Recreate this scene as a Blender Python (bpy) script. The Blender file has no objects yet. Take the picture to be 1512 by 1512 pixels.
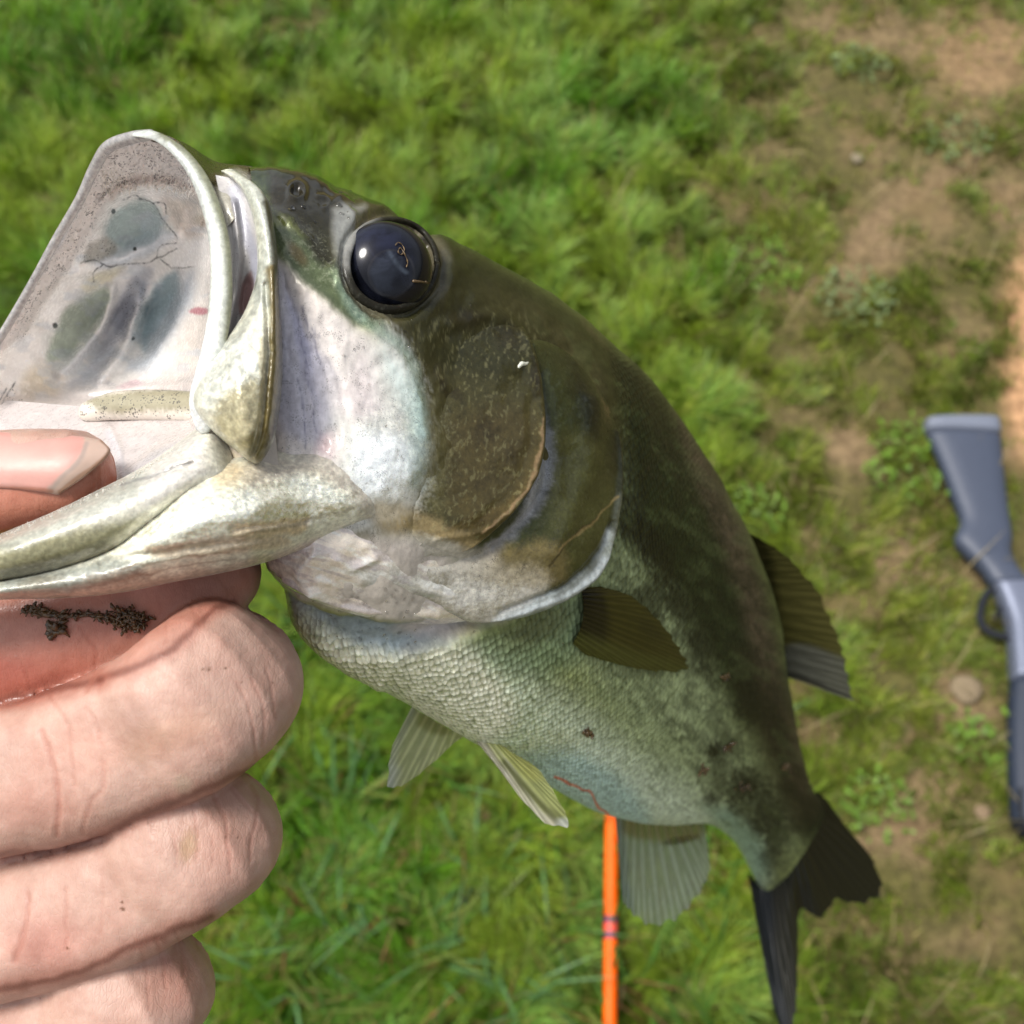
import bpy, bmesh, math, random
import numpy as np
from mathutils import Vector, Matrix
from mathutils.bvhtree import BVHTree

# ------------------------------------------------------------------ camera
SC = bpy.context.scene
rng = np.random.default_rng(7)
random.seed(7)
PITCH = math.radians(28)
CAM = np.array([0.0, 0.0, 1.45])
FPX = 1621.0                      # focal length in photograph pixels (1512 wide)
cam_d = bpy.data.cameras.new('camera')
cam_d.sensor_width = 36.0
cam_d.lens = 36.0 * FPX / 1512.0
cam_d.clip_start = 0.01
cam_d.clip_end = 500
cam_d.dof.use_dof = True
cam_d.dof.focus_distance = 0.152
cam_d.dof.aperture_fstop = (cam_d.lens / 1000.0) / 0.00125
cam = bpy.data.objects.new('camera', cam_d)
SC.collection.objects.link(cam)
cam.location = CAM
cam.rotation_euler = (PITCH, 0, 0)
SC.camera = cam
R = np.array([[1, 0, 0],
              [0, math.cos(PITCH), -math.sin(PITCH)],
              [0, math.sin(PITCH), math.cos(PITCH)]])

# ------------------------------------------------------------------ light
SUN_EL, SUN_AZ = math.radians(66), math.radians(-80)   # azimuth from +Y, clockwise positive
world = bpy.data.worlds.new('World')
SC.world = world
world.use_nodes = True
wn = world.node_tree
bg = wn.nodes['Background']
sky = wn.nodes.new('ShaderNodeTexSky')
sky.sky_type = 'NISHITA'
sky.sun_disc = False
sky.sun_elevation = SUN_EL
sky.sun_rotation = SUN_AZ
sky.air_density = 1.0
sky.dust_density = 4.0
hs = wn.nodes.new('ShaderNodeHueSaturation')          # high thin cloud: paler than a clear sky
hs.inputs['Saturation'].default_value = 0.32
wn.links.new(sky.outputs[0], hs.inputs['Color'])
wn.links.new(hs.outputs[0], bg.inputs[0])
bg.inputs[1].default_value = 0.095
sd = bpy.data.lights.new('sun', 'SUN')
sd.energy = 2.3
sd.angle = math.radians(18)
sd.color = (1.0, 0.96, 0.90)
sun = bpy.data.objects.new('sun', sd)
SC.collection.objects.link(sun)
sdir = Vector((math.sin(SUN_AZ) * math.cos(SUN_EL), math.cos(SUN_AZ) * math.cos(SUN_EL), math.sin(SUN_EL)))
sun.rotation_euler = sdir.to_track_quat('Z', 'Y').to_euler()
SC.view_settings.view_transform = 'Standard'
SC.view_settings.look = 'None'
SC.view_settings.exposure = 0.72
SC.view_settings.gamma = 1
SC.render.engine = 'CYCLES'

# ------------------------------------------------------------------ measuring helpers
def P(x, y, d):
    """point seen at photograph pixel (x,y) at distance d metres along the view axis"""
    x = np.asarray(x, float); y = np.asarray(y, float); d = np.asarray(d, float)
    c = np.stack(np.broadcast_arrays((x - 756) / FPX * d, (756 - y) / FPX * d, -d), -1)
    return CAM + c @ R.T

def to_px(p):
    c = (np.asarray(p) - CAM) @ R
    d = -c[..., 2]
    return 756 + c[..., 0] / d * FPX, 756 - c[..., 1] / d * FPX, d

def G(x, y, z=0.0):
    """point of the horizontal plane at height z seen at pixel (x,y)"""
    r = (P(x, y, 1.0) - CAM)
    t = (z - CAM[2]) / r[..., 2]
    return CAM + r * t[..., None]

def srgb(r, g, b, k=1.0):
    c = np.array([r, g, b], float) / 255
    return np.where(c <= 0.04045, c / 12.92, ((c + 0.055) / 1.055) ** 2.4) * k

def cr(pts, n, closed=False):
    """Catmull-Rom through rows of pts, chord-length spaced, n samples"""
    pts = np.asarray(pts, float)
    if len(pts) == 2:
        t = np.linspace(0, 1, n)[:, None]
        return pts[0] * (1 - t) + pts[1] * t
    dd = np.maximum(np.linalg.norm(np.diff(pts.reshape(len(pts), -1), axis=0), axis=1), 1e-9) ** 0.5
    k = np.concatenate([[0], np.cumsum(dd)])
    u = np.linspace(0, k[-1], n)
    m = np.zeros_like(pts)
    for i in range(len(pts)):
        if i == 0: m[i] = (pts[1] - pts[0]) / (k[1] - k[0])
        elif i == len(pts) - 1: m[i] = (pts[-1] - pts[-2]) / (k[-1] - k[-2])
        else:
            a = (pts[i] - pts[i-1]) / (k[i] - k[i-1]); b = (pts[i+1] - pts[i]) / (k[i+1] - k[i])
            m[i] = (a * (k[i+1] - k[i]) + b * (k[i] - k[i-1])) / (k[i+1] - k[i-1])
    j = np.clip(np.searchsorted(k, u, side='right') - 1, 0, len(pts) - 2)
    h = k[j+1] - k[j]
    t = (u - k[j]) / h
    sh = (-1,) + (1,) * (pts.ndim - 1)
    t = t.reshape(sh); h = h.reshape(sh)
    return ((2*t**3 - 3*t**2 + 1) * pts[j] + (t**3 - 2*t**2 + t) * h * m[j]
            + (-2*t**3 + 3*t**2) * pts[j+1] + (t**3 - t**2) * h * m[j+1])

def grid_interp(ctrl, nu, nv):
    c = np.asarray(ctrl, float)
    a = cr(c, nu)
    return np.swapaxes(cr(np.swapaxes(a, 0, 1), nv), 0, 1)

def smooth(a, b, x):
    t = np.clip((x - a) / (b - a), 0, 1)
    return t * t * (3 - 2 * t)

def _hash(i, j, k):
    n = (i * 374761393 + j * 668265263 + k * 2147483647 * 3 + 1013904223) & 0xffffffff
    n = ((n ^ (n >> 13)) * 1274126177) & 0xffffffff
    return ((n ^ (n >> 16)) & 0xffff) / 65535.0

def vnoise(x, y, z=0.0):
    x, y, z = np.broadcast_arrays(np.asarray(x, float), y, z)
    xi, yi, zi = np.floor(x).astype(np.int64), np.floor(y).astype(np.int64), np.floor(z).astype(np.int64)
    fx, fy, fz = x - xi, y - yi, z - zi
    fx, fy, fz = fx*fx*(3-2*fx), fy*fy*(3-2*fy), fz*fz*(3-2*fz)
    r = 0
    for a in (0, 1):
        for b in (0, 1):
            for c in (0, 1):
                w = (fx if a else 1-fx) * (fy if b else 1-fy) * (fz if c else 1-fz)
                r = r + w * _hash(xi + a, yi + b, zi + c)
    return r

def fbm(x, y, z=0.0, o=4):
    r, a, s = 0, 0.5, 0
    for i in range(o):
        r = r + a * vnoise(np.asarray(x) * 2**i + 17*i, np.asarray(y) * 2**i + 5*i, np.asarray(z) * 2**i)
        s += a; a *= 0.5
    return r / s

# ------------------------------------------------------------------ object helpers
def thing(name, label, cat, loc, group=None):
    o = bpy.data.objects.new(name, None)
    SC.collection.objects.link(o)
    o.location = [float(v) for v in loc]
    o.empty_display_size = 0.02
    o['label'] = label; o['category'] = cat
    if group: o['group'] = group
    return o

def mesh_data(name, v, faces, mat, smooth_=True, attrs=None, uv=None):
    v = np.asarray(v, np.float32).reshape(-1, 3)
    me = bpy.data.meshes.new(name)
    if isinstance(faces, np.ndarray):
        nf, k = faces.shape
        me.vertices.add(len(v)); me.loops.add(nf * k); me.polygons.add(nf)
        me.vertices.foreach_set('co', v.ravel())
        me.loops.foreach_set('vertex_index', faces.astype(np.int32).ravel())
        me.polygons.foreach_set('loop_start', np.arange(0, nf * k, k, dtype=np.int32))
        me.update(calc_edges=True)
    else:
        me.from_pydata(v.tolist(), [], [list(map(int, f)) for f in faces])
        me.update()
    if smooth_:
        me.polygons.foreach_set('use_smooth', np.ones(len(me.polygons), bool))
    for an, av in (attrs or {}).items():
        av = np.asarray(av, np.float32)
        if av.shape[1] == 3: av = np.concatenate([av, np.ones((len(av), 1), np.float32)], 1)
        a = me.attributes.new(an, 'FLOAT_COLOR', 'POINT')
        a.data.foreach_set('color', av.ravel())
    if uv is not None:
        ul = me.uv_layers.new(name='UVMap')
        li = np.empty(len(me.loops), np.int32); me.loops.foreach_get('vertex_index', li)
        ul.data.foreach_set('uv', np.asarray(uv, np.float32)[li].ravel())
    if mat: me.materials.append(mat)
    return me

def obj(name, v, faces, mat, parent=None, **kw):
    v = np.asarray(v, float).reshape(-1, 3)
    if parent is not None:
        off = np.zeros(3); p = parent
        while p is not None:
            off += np.array(p.location); p = p.parent
        v = v - off
    me = mesh_data(name, v, faces, mat, **kw)
    o = bpy.data.objects.new(name, me)
    SC.collection.objects.link(o)
    if parent is not None: o.parent = parent
    return o

def gfaces(nu, nv, wrap_v=False, off=0, flip=False):
    i, j = np.meshgrid(np.arange(nu - 1), np.arange(nv if wrap_v else nv - 1), indexing='ij')
    j2 = (j + 1) % nv
    f = np.stack([i*nv + j, (i+1)*nv + j, (i+1)*nv + j2, i*nv + j2], -1).reshape(-1, 4) + off
    return f[:, ::-1] if flip else f

def frames(path):
    t = np.gradient(path, axis=0); t /= np.linalg.norm(t, axis=1)[:, None] + 1e-12
    ref = np.array([0.0, 0, 1]) if abs(t[0, 2]) < 0.9 else np.array([1.0, 0, 0])
    a = np.zeros_like(path); prev = np.cross(ref, t[0]); prev /= np.linalg.norm(prev)
    for i in range(len(path)):
        prev = prev - t[i] * prev.dot(t[i]); prev /= np.linalg.norm(prev); a[i] = prev
    return t, a, np.cross(t, a)

def tube(path, rad, nseg=16, rad2=None, cap=True, sq=0):
    """closed round-ended tube; returns verts, faces"""
    path = np.asarray(path, float); rad = np.broadcast_to(np.asarray(rad, float), (len(path),)).copy()
    rad2 = rad if rad2 is None else np.broadcast_to(np.asarray(rad2, float), (len(path),)).copy()
    if cap:                                   # add rounded ends
        t, _, _ = frames(path)
        k = np.array([1.0, 0.92, 0.7, 0.38]); 
        a0 = np.stack([path[0] - t[0] * rad[0] * s for s in k]); r0 = rad[0] * np.sqrt(np.clip(1 - k**2, 0.0004, 1)); q0 = r0 / rad[0] * rad2[0]
        a1 = np.stack([path[-1] + t[-1] * rad[-1] * s for s in k[::-1]]); r1 = rad[-1] * np.sqrt(np.clip(1 - k[::-1]**2, 0.0004, 1)); q1 = r1 / rad[-1] * rad2[-1]
        path = np.concatenate([a0, path, a1]); rad = np.concatenate([r0, rad, r1]); rad2 = np.concatenate([q0, rad2, q1])
    t, a, b = frames(path)
    th = np.linspace(0, 2 * np.pi, nseg, endpoint=False)
    if sq:                                    # flatter pad towards the viewer's side than a circle has
        vw = CAM - path; a = vw - t * np.sum(vw * t, 1)[:, None]; a /= np.linalg.norm(a, axis=1)[:, None] + 1e-9; b = np.cross(t, a)
        ct, st = np.cos(th), np.sin(th); k = (np.abs(ct) ** sq + np.abs(st) ** sq) ** (-1 / sq); k = k[None, :, None]
        v = path[:, None] + a[:, None] * (ct[None, :, None] * rad[:, None, None]) * k + b[:, None] * (st[None, :, None] * rad2[:, None, None]) * k
    else: v = path[:, None] + a[:, None] * (np.cos(th)[None, :, None] * rad[:, None, None]) + b[:, None] * (np.sin(th)[None, :, None] * rad2[:, None, None])
    n = len(path)
    f = gfaces(n, nseg, True)
    v = np.concatenate([v.reshape(-1, 3), path[:1], path[-1:]])
    j = np.arange(nseg); j2 = (j + 1) % nseg
    f = np.concatenate([f, np.stack([np.full(nseg, n*nseg), j, j2, j2], -1)[:, :4],
                        np.stack([np.full(nseg, n*nseg+1), (n-1)*nseg + j2, (n-1)*nseg + j, (n-1)*nseg + j], -1)])
    ff = [tuple(dict.fromkeys(map(int, q))) for q in f]
    return v, ff

def pxtube(ctrl, n=60, nseg=16, flat=1.0, cap=True, sq=0):
    """ctrl rows: pixel x, pixel y, depth, radius in pixels"""
    c = cr(ctrl, n)
    p = P(c[:, 0], c[:, 1], c[:, 2])
    r = np.maximum(c[:, 3], 0.3) * c[:, 2] / FPX
    return tube(p, r, nseg, r * flat, cap, sq)

def joinvf(parts):
    V, F, o = [], [], 0
    for v, f in parts:
        V.append(np.asarray(v, float).reshape(-1, 3)); F += [tuple(int(i) + o for i in q) for q in f]; o += len(V[-1])
    return np.concatenate(V), F

# ------------------------------------------------------------------ pigment helper
class Paint:
    """pigment of a surface: masks are laid over where the marks sit on the animal"""
    def __init__(s, x, y, base, warp=3.0, wscale=0.05):
        x = np.asarray(x, float).ravel(); y = np.asarray(y, float).ravel()
        s.x = x + (fbm(x * wscale, y * wscale, 3.3) - 0.5) * 2 * warp
        s.y = y + (fbm(x * wscale + 40, y * wscale, 8.1) - 0.5) * 2 * warp
        s.c = np.tile(np.asarray(base, float), (len(x), 1))
        s.n = fbm(x * 0.09, y * 0.09, 1.0)
        s.n2 = fbm(x * 0.3, y * 0.3, 2.0)
    def put(s, m, col, k=1.0):
        m = np.clip(m * k, 0, 1)[:, None]
        s.c = s.c * (1 - m) + np.asarray(col, float) * m
        return s
    def blob(s, x, y, rx, ry, ang=0, soft=0.5, rag=0.0):
        a = math.radians(ang); dx, dy = s.x - x, s.y - y
        u = (dx * math.cos(a) + dy * math.sin(a)) / rx; v = (-dx * math.sin(a) + dy * math.cos(a)) / ry
        r = np.sqrt(u*u + v*v) + (s.n2 - 0.5) * rag
        return 1 - smooth(1 - soft, 1 + soft * 0.6, r)
    def _near(s, q, m):
        return np.nonzero((s.x > q[:, 0].min() - m) & (s.x < q[:, 0].max() + m) & (s.y > q[:, 1].min() - m) & (s.y < q[:, 1].max() + m))[0]
    def sdf(s, poly):
        q = np.asarray(poly, float); n = len(q)
        k = s._near(q, 70); X, Y = s.x[k], s.y[k]
        d = np.full(len(k), 1e9); ins = np.zeros(len(k), bool)
        for i in range(n):
            a, b = q[i], q[(i+1) % n]; e = b - a
            wx, wy = X - a[0], Y - a[1]
            t = np.clip((wx*e[0] + wy*e[1]) / max(e.dot(e), 1e-9), 0, 1)
            d = np.minimum(d, (wx - e[0]*t)**2 + (wy - e[1]*t)**2)
            c = ((a[1] <= Y) != (b[1] <= Y))
            if a[1] != b[1]:
                ins ^= c & (X < a[0] + (Y - a[1]) / (b[1] - a[1]) * e[0])
        r = np.full(len(s.x), 300.0); r[k] = np.where(ins, -1, 1) * np.sqrt(d)
        return r
    def poly(s, pts, feather=8, rag=0.0, curve=True):
        if curve:
            p = list(pts); p = cr(p + [p[0]], len(p) * 4)[:-1]
        else: p = pts
        return 1 - smooth(-feather, feather, s.sdf(p) + (s.n2 - 0.5) * rag)
    def dline(s, pts, n=24):
        q = cr(pts, n); k = s._near(q, 60); X, Y = s.x[k], s.y[k]; d = np.full(len(k), 1e9)
        for i in range(len(q) - 1):
            a, b = q[i], q[i+1]; e = b - a
            wx, wy = X - a[0], Y - a[1]
            t = np.clip((wx*e[0] + wy*e[1]) / max(e.dot(e), 1e-9), 0, 1)
            d = np.minimum(d, (wx - e[0]*t)**2 + (wy - e[1]*t)**2)
        r = np.full(len(s.x), 400.0); r[k] = np.sqrt(d)
        return r
    def line(s, pts, w, soft=0.6, n=24):
        return 1 - smooth(w * (1 - soft), w * (1 + soft), s.dline(pts, n))

# ------------------------------------------------------------------ materials
def new_mat(name):
    m = bpy.data.materials.new(name); m.use_nodes = True
    nt = m.node_tree
    return m, nt, nt.nodes['Principled BSDF']

def N(nt, t, **kw):
    n = nt.nodes.new(t)
    for k, v in kw.items():
        if k.startswith('i_'):
            n.inputs[k[2:].replace('_', ' ')].default_value = v
        else: setattr(n, k, v)
    return n

def math_(nt, op, a, b=None, clamp=False):
    n = nt.nodes.new('ShaderNodeMath'); n.operation = op; n.use_clamp = clamp
    for i, q in enumerate((a, b)):
        if q is None: continue
        if isinstance(q, (int, float)): n.inputs[i].default_value = q
        else: nt.links.new(q, n.inputs[i])
    return n.outputs[0]

def mixc(nt, f, a, b, mode='MIX'):
    n = nt.nodes.new('ShaderNodeMix'); n.data_type = 'RGBA'; n.blend_type = mode
    for s, q in ((n.inputs[0], f), (n.inputs[6], a), (n.inputs[7], b)):
        if isinstance(q, (int, float)): s.default_value = q
        elif isinstance(q, (tuple, list, np.ndarray)): s.default_value = (*[float(z) for z in q[:3]], 1)
        else: nt.links.new(q, s)
    return n.outputs[2]

def noise_(nt, vec, scale, detail=4, rough=0.55, dist=0.0):
    n = nt.nodes.new('ShaderNodeTexNoise'); n.inputs['Scale'].default_value = scale
    n.inputs['Detail'].default_value = detail; n.inputs['Roughness'].default_value = rough
    n.inputs['Distortion'].default_value = dist
    nt.links.new(vec, n.inputs['Vector']); return n.outputs['Fac']

def ramp_(nt, f, a, b):
    n = nt.nodes.new('ShaderNodeMapRange'); n.inputs[1].default_value = a; n.inputs[2].default_value = b
    n.interpolation_type = 'SMOOTHSTEP'
    nt.links.new(f, n.inputs[0]); return n.outputs[0]

def wet_mat(name, use_attr=True, color=(0.5, 0.5, 0.5), rough=0.35, coat=0.4, coat_rough=0.08, sss=0.1, sss_rad=(1, .6, .4),
            sss_scale=0.003, bumps=((900, 0.25), (3000, 0.15)), bdist=0.0004, vary=0.25, vscale=500, speck=False, scales=False,
            streak=None, streak_d=0.0, dots=5200, dotk=0.6, spec=0.5, dotr=1.0):
    """pigment attribute Col; attribute Prop = (pearl, roughness offset, scale relief, speckle density)"""
    m, nt, b = new_mat(name)
    L = nt.links
    tc = nt.nodes.new('ShaderNodeTexCoord'); ob = tc.outputs['Object']
    if use_attr:
        at = N(nt, 'ShaderNodeAttribute', attribute_name='Col'); col = at.outputs['Color']
        pr = N(nt, 'ShaderNodeAttribute', attribute_name='Prop')
        sp = nt.nodes.new('ShaderNodeSeparateColor'); L.new(pr.outputs['Color'], sp.inputs[0])
        pearl, ro, scl, spk = sp.outputs[0], sp.outputs[1], sp.outputs[2], pr.outputs['Alpha']
    else:
        rgb = nt.nodes.new('ShaderNodeRGB'); rgb.outputs[0].default_value = (*color, 1); col = rgb.outputs[0]
        pearl = ro = scl = spk = None
    nv = noise_(nt, ob, vscale, 6, 0.65)
    dark = mixc(nt, 1.0, col, (1 - vary,) * 3, 'MULTIPLY'); lite = mixc(nt, 1.0, col, (1 + vary,) * 3, 'MULTIPLY')
    lite_n = lite
    col2 = mixc(nt, ramp_(nt, nv, 0.3, 0.7), dark, lite_n)
    height = None
    def addh(h, k):
        nonlocal height
        hh = math_(nt, 'MULTIPLY', h, k)
        height = hh if height is None else math_(nt, 'ADD', height, hh)
    for s, k in bumps: addh(noise_(nt, ob, s, 4, 0.6), k)
    if streak:
        mp = nt.nodes.new('ShaderNodeMapping'); mp.inputs['Rotation'].default_value = streak[1]; mp.inputs['Scale'].default_value = (1, 1, streak[2])
        L.new(ob, mp.inputs[0]); sn = noise_(nt, mp.outputs[0], streak[0], 4, 0.6, 0.6); addh(sn, streak[3])
        if streak_d: col2 = mixc(nt, math_(nt, 'MULTIPLY', ramp_(nt, sn, 0.5, 0.75), streak_d), col2, mixc(nt, 1.0, col2, (2.6, 2.6, 2.3), 'MULTIPLY'))
    if scales:
        uv = nt.nodes.new('ShaderNodeUVMap'); uv.uv_map = 'UVMap'
        mp = nt.nodes.new('ShaderNodeMapping'); mp.inputs['Rotation'].default_value = (0, 0, math.radians(45)); L.new(uv.outputs[0], mp.inputs[0])
        dn = nt.nodes.new('ShaderNodeTexNoise'); dn.inputs['Scale'].default_value = 0.35; L.new(uv.outputs[0], dn.inputs['Vector'])
        ad = nt.nodes.new('ShaderNodeVectorMath'); ad.operation = 'ADD'; L.new(mp.outputs[0], ad.inputs[0])
        sc_ = nt.nodes.new('ShaderNodeVectorMath'); sc_.operation = 'SCALE'; sc_.inputs[3].default_value = 0.9; L.new(dn.outputs['Color'], sc_.inputs[0]); L.new(sc_.outputs[0], ad.inputs[1])
        vo = nt.nodes.new('ShaderNodeTexVoronoi'); vo.voronoi_dimensions = '2D'; vo.inputs['Scale'].default_value = 0.8; vo.inputs['Randomness'].default_value = 0.45
        L.new(ad.outputs[0], vo.inputs['Vector'])
        dome = math_(nt, 'SUBTRACT', 1.0, math_(nt, 'POWER', vo.outputs['Distance'], 1.5))
        addh(math_(nt, 'MULTIPLY', dome, scl), 2.0)
        pit = ramp_(nt, vo.outputs['Distance'], 0.42, 0.68)
        rnd = nt.nodes.new('ShaderNodeSeparateColor'); L.new(vo.outputs['Color'], rnd.inputs[0])
        pk = math_(nt, 'MULTIPLY', math_(nt, 'MULTIPLY', pit, scl), 0.7)
        col2 = mixc(nt, pk, col2, mixc(nt, 1.0, col2, (0.32, 0.36, 0.28), 'MULTIPLY'))
        bri = math_(nt, 'MULTIPLY', math_(nt, 'SUBTRACT', rnd.outputs[0], 0.5), math_(nt, 'MULTIPLY', scl, 0.9))
        col2 = mixc(nt, math_(nt, 'ABSOLUTE', bri), col2, mixc(nt, ramp_(nt, rnd.outputs[0], 0.45, 0.55), mixc(nt, 1.0, col2, (0.5, 0.52, 0.45), 'MULTIPLY'), mixc(nt, 1.0, col2, (1.5, 1.5, 1.4), 'MULTIPLY')))
    if speck:
        vo2 = nt.nodes.new('ShaderNodeTexVoronoi'); vo2.inputs['Scale'].default_value = dots; L.new(ob, vo2.inputs['Vector'])
        cl = noise_(nt, ob, 700, 3, 0.6)
        thr = math_(nt, 'MULTIPLY', spk, math_(nt, 'ADD', math_(nt, 'MULTIPLY', ramp_(nt, cl, 0.35, 0.7), 0.40), 0.02))
        dot = math_(nt, 'LESS_THAN', vo2.outputs['Distance'], math_(nt, 'MULTIPLY', thr, dotr))
        col2 = mixc(nt, math_(nt, 'MULTIPLY', dot, dotk), col2, (0.035, 0.035, 0.035))
    if pearl is not None:                      # glitter of the silvery guanine skin, painted into the colour as pale flakes
        fk = math_(nt, 'MULTIPLY', ramp_(nt, noise_(nt, ob, 1500, 4, 0.7, 0.5), 0.52, 0.62), pearl)
        col2 = mixc(nt, math_(nt, 'MULTIPLY', fk, 0.55), col2, mixc(nt, 1.0, mixc(nt, 0.35, col2, (.8, .82, .68)), (1.5, 1.5, 1.4), 'MULTIPLY'))
    L.new(col2, b.inputs['Base Color'])
    rn = noise_(nt, ob, 1400, 3, 0.7)
    rr = math_(nt, 'ADD', math_(nt, 'MULTIPLY', math_(nt, 'SUBTRACT', rn, 0.5), 0.3), rough)
    if ro is not None: rr = math_(nt, 'ADD', rr, math_(nt, 'SUBTRACT', ro, 0.5))
    rr = math_(nt, 'MAXIMUM', rr, 0.06)
    L.new(rr, b.inputs['Roughness'])
    if pearl is not None:
        gl = ramp_(nt, noise_(nt, ob, 1100, 5, 0.75), 0.35, 0.62)
        L.new(math_(nt, 'MULTIPLY', pearl, gl), b.inputs['Metallic'])
    b.inputs['Coat Weight'].default_value = coat
    if ro is not None:                        # wetter where the surface is smoother
        L.new(math_(nt, 'ADD', math_(nt, 'MULTIPLY', math_(nt, 'SUBTRACT', 0.5, ro), 3.5), coat, True), b.inputs['Coat Weight'])
    b.inputs['Specular IOR Level'].default_value = spec
    b.inputs['Coat Roughness'].default_value = coat_rough
    b.inputs['Coat IOR'].default_value = 1.42
    b.inputs['Subsurface Weight'].default_value = sss
    b.inputs['Subsurface Radius'].default_value = sss_rad
    b.inputs['Subsurface Scale'].default_value = sss_scale
    bp = nt.nodes.new('ShaderNodeBump'); bp.inputs['Strength'].default_value = 1.0; bp.inputs['Distance'].default_value = bdist
    L.new(height, bp.inputs['Height']); L.new(bp.outputs[0], b.inputs['Normal'])
    # the water film follows only the broad relief
    bp2 = nt.nodes.new('ShaderNodeBump'); bp2.inputs['Strength'].default_value = 0.5; bp2.inputs['Distance'].default_value = bdist * .6
    L.new(math_(nt, 'ADD', math_(nt, 'MULTIPLY', noise_(nt, ob, 260, 3, 0.5), 0.5), math_(nt, 'MULTIPLY', height, 0.8)), bp2.inputs['Height']); L.new(bp2.outputs[0], b.inputs['Coat Normal'])
    return m

# ================================================================== GROUND
def soil_mat():
    m, nt, b = new_mat('soil')
    L = nt.links
    tc = nt.nodes.new('ShaderNodeTexCoord'); ob = tc.outputs['Object']
    at = N(nt, 'ShaderNodeAttribute', attribute_name='Col')
    n1 = noise_(nt, ob, 9, 6, 0.6); n2 = noise_(nt, ob, 60, 6, 0.7); n3 = noise_(nt, ob, 22, 4, 0.6)
    c = mixc(nt, ramp_(nt, n2, 0.3, 0.7), mixc(nt, 1, at.outputs['Color'], (0.55, 0.5, 0.42), 'MULTIPLY'), mixc(nt, 1, at.outputs['Color'], (1.35, 1.3, 1.2), 'MULTIPLY'))
    c = mixc(nt, math_(nt, 'MULTIPLY', ramp_(nt, n1, 0.5, 0.68), 0.5), c, (0.20, 0.13, 0.06))
    c = mixc(nt, math_(nt, 'MULTIPLY', ramp_(nt, n3, 0.58, 0.7), 0.45), c, (0.07, 0.05, 0.02))
    L.new(c, b.inputs['Base Color']); b.inputs['Roughness'].default_value = 0.95
    bp = nt.nodes.new('ShaderNodeBump'); bp.inputs['Distance'].default_value = 0.008; bp.inputs['Strength'].default_value = 0.8
    L.new(math_(nt, 'ADD', n2, n3), bp.inputs['Height']); L.new(bp.outputs[0], b.inputs['Normal'])
    return m

# bare patches, measured in the photograph and laid out on the ground: x, y, rx, ry, angle, strength
BARE = [(1290, 50, 150, 50, 10, .6), (1450, 80, 110, 70, 0, .65), (1400, 170, 120, 40, -10, .4), (1370, 265, 110, 26, -15, .7), (1300, 350, 70, 55, -45, .85),
        (1240, 410, 80, 32, -20, .6), (1400, 330, 60, 60, 0, .5), (1110, 215, 90, 20, 10, .35), (950, 290, 40, 12, 0, .5), (1110, 310, 60, 20, -20, .35),
        (1300, 215, 60, 30, -30, .5), (1520, 520, 50, 180, 3, 1.0), (1505, 300, 50, 50, 0, .7), (1265, 660, 55, 48, 0, .9), (1430, 470, 55, 40, 0, .35), (1180, 610, 70, 30, 10, .3),
        (1330, 820, 100, 48, 10, .7), (1420, 870, 60, 60, 0, .55), (1210, 800, 60, 30, 0, .4), (1425, 1025, 50, 60, 0, .85), (1190, 1085, 90, 40, 10, .7), (1320, 1100, 100, 30, -10, .5),
        (1345, 1225, 75, 45, -15, .85), (1390, 1160, 80, 40, 0, .7), (1300, 1420, 90, 60, 0, .35), (1170, 1450, 70, 50, 0, .35), (1445, 1380, 60, 40, 0, .4), (1240, 980, 60, 30, 0, .4),
        (740, 1185, 110, 16, -3, .75), (800, 1225, 80, 16, 20, .6), (830, 1340, 45, 60, 40, .4), (925, 1390, 25, 50, 0, .5), (1040, 1290, 40, 70, 0, .4), (1370, 1480, 70, 40, 0, .5)]

def bare_at(px, py):
    m = np.zeros(np.shape(px))
    wx = px + (fbm(px * .02, py * .02, 1) - .5) * 90; wy = py + (fbm(px * .02, py * .02, 5) - .5) * 70
    for x, y, rx, ry, a, k in BARE:
        a = math.radians(a); dx, dy = wx - x, wy - y
        u = (dx * math.cos(a) + dy * math.sin(a)) / rx; v = (-dx * math.sin(a) + dy * math.cos(a)) / ry
        m = np.maximum(m, k * (1 - smooth(0.35, 1.25, np.sqrt(u*u + v*v) + (fbm(px * .035, py * .035, 11) - .5) * .9)))
    return m

s = np.linspace(-1, 1, 361)
ax = np.sinh(s * 6.2) / np.sinh(6.2) * 90
gx, gy = np.meshgrid(ax, ax + 0.7, indexing='ij')
gz = (fbm(gx * 7, gy * 7, 0.0) - .5) * 0.022 + (fbm(gx * 30, gy * 30, 2.0) - .5) * 0.007
gx_, gy_, gd_ = to_px(np.stack([gx, gy, gz], -1))
near = (np.abs(gx) < 2.2) & (gy > -1) & (gy < 4) & (gd_ > 0.2)
bm_ = np.where(near, bare_at(np.where(near, gx_, 0), np.where(near, gy_, 0)), 0.1)
soilc = srgb(160, 138, 106, .60); thatch = srgb(112, 108, 58, .6); red = srgb(210, 166, 128, .78)
gc = thatch + (soilc - thatch) * np.clip(bm_ * 1.3, 0, 1)[..., None]
rd = np.where(near, np.clip(1 - smooth(0.6, 1.3, np.hypot((gx_ - 1530) / 52, (gy_ - 520) / 170)) + 0.2 * (1 - smooth(0.4, 1.2, np.hypot((gx_ - 1450) / 100, (gy_ - 80) / 80))), 0, 1), 0)
gc = gc + (red - gc) * rd[..., None]
obj('ground', np.stack([gx, gy, gz], -1), gfaces(361, 361), soil_mat(), attrs={'Col': gc.reshape(-1, 3)})['kind'] = 'structure'

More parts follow.
